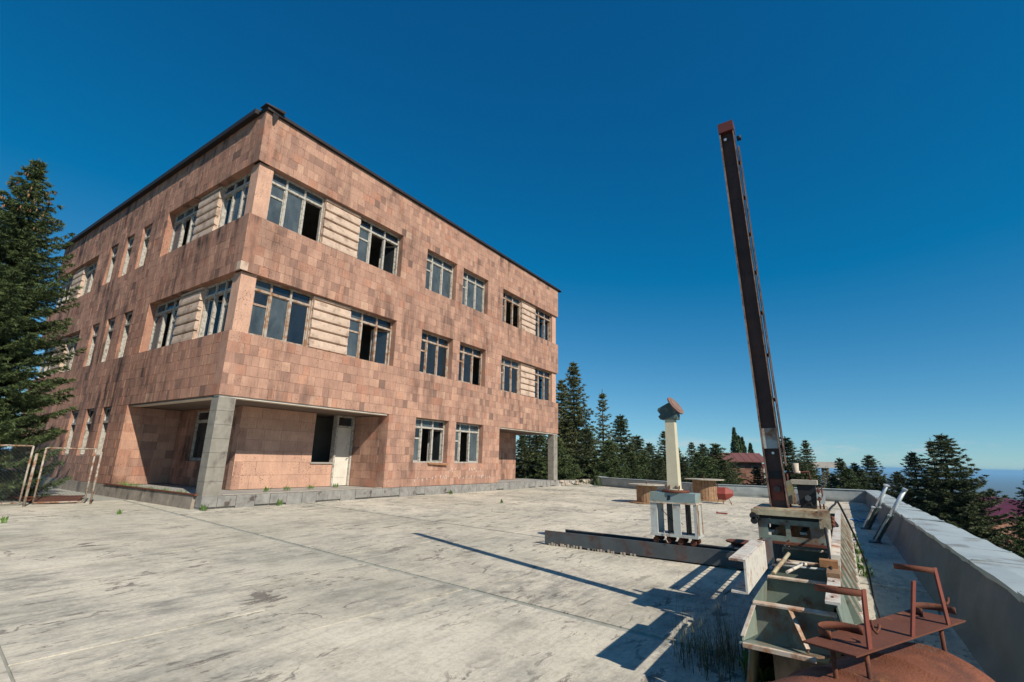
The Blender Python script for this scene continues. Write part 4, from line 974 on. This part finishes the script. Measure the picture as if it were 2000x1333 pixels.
for k in range(7):
    p = at_z(1660+k*8, 1016+(k % 3)*2, 0); L = random.uniform(.15, .35); a = random.uniform(-.5, .5)
    mb.hexa([p+Vector((0, 0, .002)), p+Vector((L, a*L, .002)), p+Vector((L-.03, a*L-.09, .002)), p+Vector((0, -.10, .002)), p+Vector((0, 0, .02)), p+Vector((L, a*L, .03)), p+Vector((L-.03, a*L-.09, .015)), p+Vector((0, -.1, .03))])
tag(mb.build('plastic_scrap', M_BLUETARP), 'crumpled strip of blue plastic on the floor by the props', 'scrap')

# ------------------------------------------------------------------ foreground: rusty barrel and bottle rack
bar_ = thing('rusty_barrel', 'rust-red barrel lying on its side under the bottle rack', 'barrel', (-4.2, -13.6, 0))
bA, bD = Vector((-4.05, -13.15, .335)), Vector((.887, -.46, 0)).normalized()
bR = .335
prof = [(0, 0), (0, bR*.96), (.012, bR), (.03, bR), (.04, bR*.985), (.28, bR*.985), (.29, bR*1.012), (.31, bR*1.012), (.32, bR*.985), (.60, bR*.985), (.61, bR*1.012), (.63, bR*1.012), (.64, bR*.985), (.88, bR*.985), (.89, bR), (.905, bR), (.91, bR*.96), (.895, bR*.94), (.90, .01)]
mb = MB(); mb.tube([bA+bD*a for a, r in prof[1:]], [max(r, .002) for a, r in prof[1:]], 64, True); part(mb, 'shell', M_BARREL, bar_)
mb = MB(); q = bA+bD*.89; mb.cyl(q+Vector((0, 0, .2))-bD*.001, q+Vector((0, 0, .2))+bD*.03, .035, 16); part(mb, 'bung', M_RUST, bar_)
for s_ in (.15, .7):
    mb = MB(); q = bA+bD*s_; pd = Vector((-bD.y, bD.x, 0))
    for sg in (-1, 1):
        c = q+pd*(sg*.24); mb.prism([(c.x-.07, c.y-.05), (c.x+.07, c.y-.05), (c.x+.07, c.y+.05), (c.x-.07, c.y+.05)], 2, -.01, .13)
    part(mb, 'chock', M_CONC, bar_)
zp = .765
rack = thing('bottle_rack', 'rusty flat-bar rack with ring holders above the barrel', 'rack', (-3.7, -13.4, zp))
cs = [at_z(1567, 1252, zp), at_z(1672, 1282, zp), at_z(1886, 1212, zp), at_z(1778, 1190, zp)]
mb = MB(); mb.hexa([c-Vector((0, 0, .006)) for c in cs]+[c for c in cs]); part(mb, 'base_plate', M_RUST, rack)
e1 = (cs[2]-cs[1]).normalized(); e2 = (cs[0]-cs[1]).normalized()
def PL(px, py): return at_z(px, py, zp)
def upright(px, py, tx, ty, name='upright'):
    p = PL(px, py); q = at_x(tx, ty, p.x); mb = MB(); n = e1
    mb.hexa([p, p+n*.026, p+n*.026+e2*.006, p+e2*.006, q, q+n*.026, q+n*.026+e2*.006, q+e2*.006]); part(mb, name, M_RUSTR, rack); return q
def ring(c, r, a0, a1, h=.022, mat=M_RUST, name='ring', tilt=0):
    n = 20; tc = (CAM-c); tc.z = 0; tc.normalize(); V = []; F = []
    for k in range(n+1):
        t = a0+(a1-a0)*k/n; d = Vector((math.cos(t), math.sin(t), 0))
        for rr in (r-.0025, r+.0025):
            for z in (0, h): V.append(c+d*rr+Vector((0, 0, z+tilt*rr*d.dot(tc))))
    for k in range(n):
        b = 4*k; c_ = b+4; F += [(b, c_, c_+1, b+1), (b+2, b+3, c_+3, c_+2), (b+1, c_+1, c_+3, b+3), (b, b+2, c_+2, c_)]
    F += [(0, 1, 3, 2), (4*n, 4*n+2, 4*n+3, 4*n+1)]
    mb = MB(); mb.quadmesh(V, F, .5, True); part(mb, name, mat, rack)
q1 = upright(1697, 1270, 1684, 1153); q2 = upright(1781, 1245, 1783, 1136); q3 = upright(1852, 1222, 1824, 1110)
ring(q1+Vector((.02, .074, -.026)), .072, 0, 2*math.pi, tilt=.16); ring(q3+Vector((.02, .066, -.024)), .066, 1.2, 4.9, tilt=.16)
ring(PL(1652, 1245)+Vector((0, 0, .001)), .085, -.7, 2.6, .028); ring(PL(1832, 1202)+Vector((0, 0, .001)), .085, -.9, 2.4, .028)
for q in (q1, q3):
    m_ = q-Vector((0, 0, .10)); mb = MB(); mb.tube([m_+e1*.028, m_+e1*.034-Vector((0, 0, .03)), m_+e1*.055-Vector((0, 0, .045)), m_+e1*.075-Vector((0, 0, .035)), m_+e1*.08-Vector((0, 0, .02))], .005, 6); part(mb, 'hook', M_RUST, rack)
for px, py in ((1625, 1262), (1835, 1215), (1690, 1262)):
    p = PL(px, py); mb = MB(); mb.tube([p-Vector((0, 0, .007)), p-Vector((0, 0, .12)), Vector((p.x+.01, p.y, zp-.20)), Vector((p.x+.04, p.y+.0, zp-.21))], .008, 8); part(mb, 'leg', M_RUST, rack)
p = PL(1622, 1262); mb = MB(); mb.tube([(p.x, p.y, zp-.19), (p.x-.02, p.y+.02, 0)], .012, 8); part(mb, 'leg', M_RUST, rack)
p = PL(1835, 1222); mb = MB(); mb.tube([(p.x, p.y, zp-.19), (p.x+.02, p.y-.02, 0)], .012, 8); part(mb, 'leg', M_RUST, rack)

# white pipe on the floor under the near end
a, b = at_z(1455, 1296, .03), at_z(1545, 1322, .03); mb = MB(); mb.tube([a, b], .03, 14); tag(mb.build('grey_pipe', M_PALEG), 'short pale grey pipe on the ground among the weeds', 'pipe')

# ------------------------------------------------------------------ gate frames at the left
def gate(p, q, h, label, base=.06):
    t = thing('mesh_gate', label, 'gate', p); p, q = Vector(p), Vector(q); d = (q-p).normalized(); L = (q-p).length; up = Vector((0, 0, 1))
    for nm, a, b in (('side_tube', p+up*base, p+up*h), ('side_tube', q+up*base, q+up*h), ('rail', p+up*h, q+up*h), ('rail', p+up*base, q+up*base)):
        mb = MB(); mb.tube([a, b], .022, 10); part(mb, nm, M_GATE, t)
    mb = MB(); H = h-base; s = .075; n = d.cross(up)*.0012
    k = -H
    while k < L:
        for sg in (1, -1):
            a0, z0, a1, z1 = (k, 0, k+H, H) if sg == 1 else (k, H, k+H, 0)
            t0, t1 = max(0, (0-a0)/(a1-a0)), min(1, (L-a0)/(a1-a0))
            if t1 <= t0: continue
            A = p+d*(a0+(a1-a0)*t0)+up*(base+z0+(z1-z0)*t0); B = p+d*(a0+(a1-a0)*t1)+up*(base+z0+(z1-z0)*t1)
            mb.bar(A+n*sg*1.5, B+n*sg*1.5, .0028, .0028)
        k += s
    part(mb, 'wire_mesh', M_STEELG, t, 'stuff')
    return t
gp = [at_z(36, 988), at_z(63, 986), at_z(164, 983)]
gate(gp[0], gp[0]+Vector((-1.35, .15, 0)), 1.46, 'rusty white wire-mesh gate leaf in front of the big spruce')
gate(gp[1], gp[2], 1.42, 'rusty white wire-mesh gate leaf standing before the weathered wall', .04)
def post(px, py, h, label, rr=.022):
    p = at_z(px, py); mb = MB(); mb.tube([p, p+Vector((0, 0, h))], rr, 10); tag(mb.build('gate_post', M_GATE), label, 'post')
post(46, 990, 1.28, 'rusty steel gate post between the two mesh leaves', .03); post(176, 985, 1.35, 'orange-rusted gate post next to the building plinth', .024)
p, q = at_z(70, 985), at_z(150, 984); mb = MB(); mb.hexa([p+Vector((0, .0, .02)), q+Vector((0, .05, .02)), q+Vector((.7, 2.0, .06)), p+Vector((-.1, 2.2, .06)), p+Vector((0, 0, .03)), q+Vector((0, .05, .03)), q+Vector((.7, 2.0, .07)), p+Vector((-.1, 2.2, .07))])
tag(mb.build('rusty_sheet', M_RUST), 'rusty sheet lying behind the mesh gate', 'sheet')

# ------------------------------------------------------------------ vegetation
def tri_mesh(name, base, dirs, ln, wd, tone, mat, parent=None):
    """needle sprays: one thin triangle per needle tuft"""
    n = len(base); r = rng.normal(size=(n, 3)); s = np.cross(dirs, r); s /= np.linalg.norm(s, axis=1)[:, None]+1e-9
    V = np.empty((n*3, 3), np.float32); V[0::3] = base-s*wd[:, None]*.5; V[1::3] = base+s*wd[:, None]*.5; V[2::3] = base+dirs*ln[:, None]
    me = bpy.data.meshes.new(name); me.vertices.add(n*3); me.vertices.foreach_set('co', V.ravel()); me.loops.add(n*3); me.loops.foreach_set('vertex_index', np.arange(n*3, dtype=np.int32))
    me.polygons.add(n); me.polygons.foreach_set('loop_start', np.arange(0, n*3, 3, dtype=np.int32)); me.polygons.foreach_set('loop_total', np.full(n, 3, np.int32))
    a = me.attributes.new('tone', 'FLOAT', 'FACE'); a.data.foreach_set('value', tone.astype(np.float32)); me.update(calc_edges=True); me.materials.append(mat)
    o = bpy.data.objects.new(name, me); col.objects.link(o)
    if parent is not None: o.parent = parent
    return o
def spruce(name, H, prof, nwh, nbr, twig_step, needles, nl, nw, mat, seed, label, droop=.1, z0=.05, cones=0, sparse=0., tw=.30):
    """prof(t) gives the crown radius at relative height t"""
    rg = np.random.default_rng(seed); B = []; D = []; T = []; limbs = MB(); conep = []
    for w in range(nwh):
        t = z0+(1-z0)*(w+rg.uniform(-.3, .3))/nwh; t = min(max(t, .02), .985); R = prof(t)
        nb = max(4, int(nbr*(.55+.45*(1-t))))
        a0 = rg.uniform(0, 6.28)
        for b in range(nb):
            if rg.random() < sparse: continue
            az = a0+6.283*b/nb+rg.normal(0, .16); L = R*rg.uniform(.72, 1.13)
            el = np.interp(t, [0, .4, .75, 1], [-.16, -.02, .28, .95])+rg.normal(0, .07)
            ns = max(3, int(L/twig_step)); s = np.linspace(.12, 1, ns)
            hd = np.array([math.cos(az), math.sin(az), 0.])
            zz = L*(el*s-droop*np.sin(s*2.6)+.16*s**3)
            pts = hd[None]*(L*s*math.cos(el*.6))[:, None]; pts[:, 2] = t*H+zz
            if L > .35: limbs.tube([(0, 0, t*H)]+[tuple(pts[int(k)]) for k in np.linspace(0, ns-1, 4)], [.02+.012*L, .014+.008*L, .012, .008, .004], 4, False)
            lat = np.array([-math.sin(az), math.cos(az), 0.])
            for i in range(ns):
                for sg in (-1, 1, 0):
                    if sg == 0:
                        if i < ns-1: continue
                        tl = tw*.5; td = hd*1.0+np.array([0, 0, .15])
                    else:
                        tl = (tw*L*(1-s[i])*.9+.10+.03*L)*rg.uniform(.7, 1.2); td = hd*.62+lat*sg*.8+np.array([0, 0, -.10+rg.normal(0, .14)])
                    td = td/np.linalg.norm(td); k = max(4, int(needles*(tl/.3+.35)))
                    q = rg.random(k); base = pts[i][None]+td[None]*(q*tl)[:, None]+rg.normal(0, .012, (k, 3))
                    d = td[None]*.75+rg.normal(0, .5, (k, 3)); d[:, 2] += .06; d /= np.linalg.norm(d, axis=1)[:, None]
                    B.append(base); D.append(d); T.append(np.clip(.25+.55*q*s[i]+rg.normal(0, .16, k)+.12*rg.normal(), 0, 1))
            if cones and t > .72 and rg.random() < cones: conep.append(pts[-1]-np.array([0, 0, .05])*1); 
    # leader
    k = 60; q = rg.random(k); base = np.zeros((k, 3)); base[:, 2] = H*(.93+.075*q); d = rg.normal(0, .5, (k, 3)); d[:, 2] += .9; d /= np.linalg.norm(d, axis=1)[:, None]; B.append(base); D.append(d); T.append(np.full(k, .7))
    B = np.concatenate(B); D = np.concatenate(D); T = np.concatenate(T); n = len(B)
    t = thing(name, label, 'tree')
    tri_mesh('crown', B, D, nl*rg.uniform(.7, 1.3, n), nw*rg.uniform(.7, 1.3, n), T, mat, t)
    mb = MB(); mb.tube([(0, 0, -.3), (0, 0, .3*H), (0, 0, .7*H), (0, 0, 1.0*H)], [.018*H+.02, .013*H, .006*H, .004], 10); mb.build('trunk', M_BARK, t)
    limbs.build('limbs', M_BARK, t, 'stuff')
    if conep:
        cm = MB()
        for c in conep:
            for _ in range(3):
                p = Vector(c)+Vector((rg.normal(0, .07), rg.normal(0, .07), rg.normal(0, .03))); cm.tube([p, p-Vector((0, 0, .03)), p-Vector((0, 0, .08)), p-Vector((0, 0, .11))], [.006, .018, .017, .004], 6)
        cm.build('cones', M_CONE, t, 'stuff')
    return t
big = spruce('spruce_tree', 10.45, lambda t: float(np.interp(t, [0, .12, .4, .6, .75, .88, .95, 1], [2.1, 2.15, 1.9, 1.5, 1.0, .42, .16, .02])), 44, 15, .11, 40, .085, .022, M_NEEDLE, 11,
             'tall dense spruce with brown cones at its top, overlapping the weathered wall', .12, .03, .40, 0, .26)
big.location = (-3.45, 6.75, -.15)
P1 = lambda t: float(np.interp(t, [0, .1, .35, .7, .9, 1], [2.5, 2.6, 2.1, 1.05, .38, .03]))
P2 = lambda t: float(np.interp(t, [0, .15, .4, .7, .9, 1], [1.9, 2.2, 2.0, 1.25, .5, .05]))
P3 = lambda t: float(np.interp(t, [0, .15, .45, .75, .92, 1], [2.2, 2.4, 2.0, 1.05, .35, .05]))
TG = 'conifers beyond the parapet'
protoA = spruce('spruce_tree', 12, P1, 36, 12, .20, 17, .16, .050, M_NEEDLE3, 21, 'a', .08, .05, 0, .05, .34)
protoB = spruce('spruce_tree', 10, P2, 32, 13, .20, 18, .16, .052, M_NEEDLE2, 22, 'b', .10, .04, 0, .03, .34)
protoC = spruce('pine_tree', 8, P3, 20, 12, .22, 20, .17, .052, M_NEEDLE, 23, 'c', -.04, .06, .12, .08, .38)
protoD = spruce('spruce_tree', 12, lambda t: P1(t)*.72, 30, 9, .20, 15, .16, .046, M_NEEDLE3, 24, 'd', .05, .06, 0, .10, .32)
protos = {'A': (protoA, 12), 'B': (protoB, 10), 'C': (protoC, 8), 'D': (protoD, 12)}
ntree = 0; used = set()
def gz(x, y):
    r = math.hypot(x-6, y+4); return float(np.interp(r, [0, 20, 30, 45, 80, 200], [-3.2, -3.2, -3.6, -4.2, -6.5, -18]))
def tree(kind, px, py, D, label, minh=None):
    pr, H = protos[kind]; top = at_d(px, py, D); zb = gz(top.x, top.y)-.2; s = (top.z-zb)/H
    loc = (top.x, top.y, zb); rz = random.uniform(0, 6.28)
    if kind not in used:
        used.add(kind); o = pr; o.location = loc; o.rotation_euler = (0, 0, rz); o.scale = (s, s, s); o['label'] = label
    else: o = place_copy(pr, loc, rz, s, label)
    wide = (1.05, 1.5) if H*s < 8.6 else (.88, 1.15); kx, ky = random.uniform(*wide), random.uniform(*wide); o.scale = (s*kx, s*ky, s)
    o['group'] = TG; return o
LROW = 'low conifer filling the dense row beyond the far parapet'
tree('A', 1120, 708, 37, 'tallest spruce, rising past the far corner of the stone building')
tree('D', 1176, 764, 36, 'slim open-branched spruce next to the tallest one by the building')
tree('B', 1211, 812, 38, 'bushy spruce filling the foot of the slim open-branched one')
tree('A', 1096, 742, 42, 'spruce half hidden behind the far edge of the stone building')
for k, px, py, D in (('B', 1145, 838, 33), ('C', 1190, 862, 32), ('B', 1020, 850, 36), ('B', 1055, 842, 33), ('A', 1035, 815, 46), ('C', 1085, 856, 31)):
    tree(k, px, py, D, 'lower conifer seen under the overhang and behind the far column' if px < 1090 else 'low conifer at the foot of the tallest spruces')
for k, px, py, D, lb in (('B', 1243, 852, 40, 'pointed conifer beyond the gap after the bushy spruce'), ('B', 1268, 866, 42, 'rounded conifer behind the smaller spool'),
        ('A', 1296, 842, 44, 'taller conifer half hidden by the cream post'), ('A', 1322, 874, 41, 'conifer just right of the cream post'), ('A', 1350, 864, 43, 'ragged-topped conifer between the cream post and the larger spool'),
        ('B', 1372, 868, 45, 'conifer behind the larger spool with a blunt top'), ('C', 1398, 868, 42, 'wispy-topped conifer beside the maroon-roofed stone house'), ('C', 1232, 884, 34, LROW), ('B', 1285, 890, 35, LROW),
        ('B', 1335, 893, 36, LROW), ('C', 1380, 893, 36, LROW), ('B', 1310, 878, 48, LROW), ('B', 1412, 898, 36, 'dark conifer overlapping the corner of the stone house roof')):
    tree(k, px, py, D, lb)
for px, py, D in ((1222, 880, 46), (1256, 882, 38), (1304, 886, 39), (1362, 886, 40), (1395, 892, 47)): tree(random.choice('BC'), px, py, D, LROW)
for px, py, D in ((1625, 925, 34), (1682, 918, 36), (1712, 925, 35)): tree('B', px, py, D, 'dark conifer in the clump right of the pavilion')
tree('B', 1423, 915, 37, 'small young conifer before the maroon-roofed stone house'); tree('B', 1477, 912, 38, 'young conifer at the corner of the maroon-roofed stone house')
tree('B', 1533, 855, 36, 'spruce standing right behind the mast'); tree('A', 1572, 860, 38, 'pointed spruce behind the mast machinery')
tree('D', 1612, 912, 40, 'thin small spruce in front of the flat-roofed pavilion')
for k, px, py, D in (('B', 1640, 896, 38), ('B', 1668, 905, 40), ('B', 1697, 890, 39), ('C', 1655, 915, 33)): tree(k, px, py, D, 'dark conifer in the clump right of the pavilion')
tree('B', 1752, 922, 34, 'rounded conifer left of the tall pair beyond the side parapet')
tree('B', 1781, 884, 31, 'smaller neat spruce beside the tall pair beyond the side parapet'); tree('D', 1816, 858, 30, 'pale slim spruce of the tall pair beyond the side parapet'); tree('B', 1838, 850, 28, 'dark broad spruce of the tall pair beyond the side parapet')
tree('A', 1880, 930, 30, 'low spruce leaning out beside the maroon roof'); tree('C', 1935, 958, 62, 'small conifer showing above the maroon roof'); tree('C', 1962, 968, 74, 'tiny conifer tip above the maroon roof')
tree('B', 2022, 905, 26, 'conifer cut off beyond the maroon roof'); tree('C', 1998, 1010, 15.5, 'dark conifer in front of the stone wall under the maroon roof')
# poplars
def poplar(px, py, D, h, label):
    top = at_d(px, py, D); t = thing('poplar_tree', label, 'tree', (0, 0, 0), 'poplars behind the stone house'); n = 5200
    u = rng.random(n); rr = np.interp(u, [0, .12, .4, .8, 1], [.35, .8, 1.0, .6, .05])*h*.085; a = rng.random(n)*6.283; q = np.sqrt(rng.random(n))*(1+.25*np.sin(a*3+u*22))
    base = np.stack([rr*q*np.cos(a), rr*q*np.sin(a), u*h], 1); d = rng.normal(0, .5, (n, 3)); d[:, 2] += .7; d /= np.linalg.norm(d, axis=1)[:, None]
    tri_mesh('crown', base, d, rng.uniform(.25, .45, n), rng.uniform(.15, .28, n), np.clip(rng.random(n)*.6+.4*(q-.5), 0, 1), M_POPLAR, t)
    mb = MB(); mb.tube([(0, 0, -3), (0, 0, h*.9)], [.22, .02], 8); mb.build('trunk', M_BARK, t); t.location = (top.x, top.y, top.z-h)
poplar(1433, 837, 95, 13, 'tallest poplar behind the stone house'); poplar(1442, 853, 96, 11, 'middle poplar just right of the tallest one'); poplar(1449, 856, 97, 11, 'poplar with the ragged side among the close three'); poplar(1465, 868, 95, 9, 'smallest poplar standing apart from the other three')

# weeds and grass
def clump(name, c, n, h, spread, wd, mat, label, cat, lean=.5, group=None, blades=True):
    V = []; F = []; T = []; mb = MB(); r = random.Random(hash((round(c[0], 2), round(c[1], 2))) & 0xffff)
    for k in range(n):
        a = r.uniform(0, 6.28); q = r.random()**.7*spread; p = Vector((c[0]+q*math.cos(a)*.5, c[1]+q*math.sin(a)*.5, c[2])); L = h*r.uniform(.5, 1.1); b = r.uniform(0, 6.28); ln = r.uniform(.1, lean)
        d = Vector((math.cos(b), math.sin(b), 0)); s = Vector((-d.y, d.x, 0)); prev = None; ns = 4; w0 = wd*r.uniform(.6, 1.2); vs = []
        for i in range(ns+1):
            t = i/ns; pt = p+d*(L*ln*t*t)+Vector((0, 0, L*t*(1-.35*ln*t))); ww = w0*((1-t)*.5 if blades else math.sin(math.pi*min(1, t*.9+.08))*.5)
            vs += [pt-s*ww, pt+s*ww]
        mb.quadmesh(vs, [(2*i, 2*i+1, 2*i+3, 2*i+2) for i in range(ns)], r.random(), True)
    o = mb.build(name, mat); return tag(o, label, cat, group)
g1 = at_z(1425, 1300, .0)
clump('grass_tuft', g1, 300, .36, .75, .006, M_GRASS, 'big dry grass tuft growing at the near end of the rail bed', 'grass', .9)
clump('grass_tuft', at_z(1380, 1285), 70, .62, .5, .004, M_GRASS, 'sparse tall grass stalks in the shadow by the channel end', 'grass', .5)
clump('leafy_weed', at_z(1545, 1318, .0), 60, .26, .22, .05, M_WEED, 'bright green leafy weed beneath the near end of the rail bed', 'weed', .9, None, False)
clump('leafy_weed', at_z(1480, 1325, .0), 40, .16, .2, .04, M_WEED, 'small leafy weed beside the pale grey pipe', 'weed', .9, None, False)
for k, (px, py) in enumerate(((1668, 1068), (1672, 1082), (1676, 1098), (1680, 1112), (1684, 1125), (1662, 1050))):
    clump('leafy_weed', at_z(px, py), 46, .11, .26, .02, M_WEED, 'low green weed in the line along the foot of the rail bed', 'weed', .8, 'weeds beside the rail bed', False)
for (px, py) in ((425, 958), (520, 960), (560, 958), (605, 955), (655, 952)): clump('step_weed', at_z(px, py, Z0), 30, .16, .22, .02, M_WEED, 'green weed sprouting on the sunny step of the recess', 'weed', .8, 'weeds on the sunny step', False)
for (px, py) in ((330, 985), (398, 998), (475, 990), (528, 974), (570, 984), (602, 980), (612, 978), (545, 988), (880, 966), (925, 960)): clump('wall_weed', at_z(px, py, .0), 26, .20, .16, .022, M_WEED, 'small weed growing at the foot of the plinth', 'weed', .7, 'weeds along the plinth', False)
for y in (5.6, 5.0, 4.4, 3.5, 2.5, 1.6): clump('ledge_weed', (.14, y, Z0), 34, .2 if y > 4 else .12, .4, .014, M_WEED, 'grassy weed on the ledge above the rusty edge angle', 'weed', .8, 'weeds on the ledge', True)
for (px, py) in ((5, 1022), (233, 1005), (980, 983)): clump('crack_weed', at_z(px, py), 24, .14, .1, .02, M_WEED, 'tiny weed in a crack of the concrete floor', 'weed', .6, 'weeds in floor cracks', False)
v = at_z(1168, 948, .1); clump('kerb_shrub', (v.x, v.y, 0), 60, .7, .5, .014, M_NEEDLE, 'wispy shrub at the end of the rubble kerb', 'shrub', .4, None, False)
for k in range(60):
    pass

# ------------------------------------------------------------------ far buildings
def house(name, label, a, b, depth, zb, ze, rise, wmat, rmat, over=.5, windows=()):
    t = thing(name, label, 'house', ((a[0]+b[0])/2, (a[1]+b[1])/2, zb)); A, B = Vector((*a, 0)), Vector((*b, 0)); d = (B-A).normalized(); n = Vector((d.y, -d.x, 0))
    if n.dot(A-CAM) < 0: n = -n
    def pt(u, q, z): return A+d*u+n*q+Vector((0, 0, z))
    L = (B-A).length
    def bx(mb, u0, u1, q0, q1, z0, z1, tone=.5): mb.hexa([pt(u0, q0, z0), pt(u1, q0, z0), pt(u1, q1, z0), pt(u0, q1, z0), pt(u0, q0, z1), pt(u1, q0, z1), pt(u1, q1, z1), pt(u0, q1, z1)], tone)
    mb = MB(); bx(mb, 0, L, .02, depth, zb, ze); w_ = mb.build('wall', wmat, t)
    mb = MB(); z = zb
    while z < ze-.05:
        h = .4; u = 0
        while u < L-.01:
            wd = min(random.uniform(.4, .8), L-u); bx(mb, u+.004, u+wd-.004, -.012, .019, z+.004, min(z+h, ze)-.004, random.random()); u += wd
        z += h
    mb.build('stone_facing', wmat, w_, 'stuff')
    mb = MB(); mb.quadmesh([pt(-over, -over, ze+.02), pt(L+over, -over, ze+.02), pt(L+over, depth/2, ze+rise), pt(-over, depth/2, ze+rise), pt(-over, depth+over, ze+.02), pt(L+over, depth+over, ze+.02),
        pt(-over, -over, ze-.10), pt(L+over, -over, ze-.10), pt(L+over, depth+over, ze-.10), pt(-over, depth+over, ze-.10)], [(0, 1, 2, 3), (3, 2, 5, 4), (6, 9, 8, 7), (0, 6, 7, 1), (4, 5, 8, 9), (0, 3, 4), (0, 4, 9, 6), (1, 5, 2), (1, 7, 8, 5)]); r_ = mb.build('roof', rmat, t)
    k = .5
    while k < L+over:
        s = MB(); p0, p1 = pt(k-over*.9, -over, ze+.03), pt(k-over*.9, depth/2, ze+rise+.01); s.bar(p0, p1, .03, .03); s.build('roof_seam', rmat, r_); k += .75
    for (u0, u1, z0, z1) in windows:
        mb = MB(); bx(mb, u0, u1, -.03, .0, z0, z1); w2 = mb.build('window', M_WOODW, t)
        nx = 3; nz = 4
        for i in range(nx):
            for j in range(nz):
                s = MB(); bx(s, u0+.06+(u1-u0-.06)*i/nx, u0+(u1-u0-.06)*(i+1)/nx, -.045, -.031, z0+.06+(z1-z0-.06)*j/nz, z0+(z1-z0-.06)*(j+1)/nz); s.build('pane', M_GLASSD, w2)
    return t
house('stone_house', 'distant brown stone house with a maroon metal roof among the conifers', at_d(1408, 905, 52)[:2], at_d(1488, 905, 51)[:2], 6, -5.5, 1.75, .9, M_TUFF_FAR, M_ROOFBR, .5)
pA = at_d(1489.5, 905, 51.1); pB = at_d(1516, 905, 52)
house('glazed_wing', 'pale glazed wing beside the distant brown stone house', pA[:2], pB[:2], 4, -5.5, 1.2, .4, M_CONC, M_ROOFBR, .1, [(.1, .65, -2.2, 1.0), (.75, 1.35, -2.2, 1.0)])
rA, rB = at_z(1872, 1020, -1.6), at_z(2010, 1001, -1.6)
rd = (rB-rA).normalized(); rA2 = rA-rd*2.0; rB2 = rB+rd*8
house('maroon_house', 'long stone house with a maroon metal roof below the side parapet', rA2[:2], rB2[:2], 9, -6.5, -1.55, .72, M_TUFF_FAR, M_ROOFRED, .5)
pv = thing('flat_pavilion', 'distant flat-roofed concrete pavilion on posts between the conifers', 'pavilion', at_d(1620, 940, 55)); A, B = at_d(1585, 902, 55), at_d(1650, 902, 55); dd = (B-A).normalized(); nn = Vector((-dd.y, dd.x, 0))
zt, zb = A.z, at_d(1600, 914, 55).z
mb = MB(); mb.hexa([Vector((p.x, p.y, z)) for z in (zb, zt) for p in (A, B, B+nn*4, A+nn*4)]); mb.build('roof_slab', M_CONC, pv)
for q in (.08, .5, .92):
    for s_ in (.3, 3.6):
        p = A+(B-A)*q+nn*s_; mb = MB(); mb.box(p.x-.15, p.x+.15, p.y-.15, p.y+.15, -5, zb-.005); mb.build('post', M_CONC, pv)
mb = MB(); zq = at_d(1600, 934, 55).z; mb.hexa([Vector((p.x, p.y, z)) for z in (zq-.12, zq) for p in (A+nn*.2, B+nn*.2, B+nn*.35, A+nn*.35)]); mb.build('rail', M_CONC, pv)

# ------------------------------------------------------------------ the air
mb = MB(); mb.box(-36000, 36000, -36000, 36000, -235, 16)
hz = mb.build('haze', bpy.data.materials.new('air')); hz['kind'] = 'stuff'
m = hz.data.materials[0]; m.use_nodes = True; nt = m.node_tree; nt.nodes.remove(nt.nodes['Principled BSDF'])
pv_ = nt.nodes.new('ShaderNodeVolumePrincipled'); pv_.inputs['Color'].default_value = (.34, .68, 1, 1); pv_.inputs['Density'].default_value = 9.0e-5
nt.links.new(pv_.outputs[0], nt.nodes['Material Output'].inputs['Volume'])
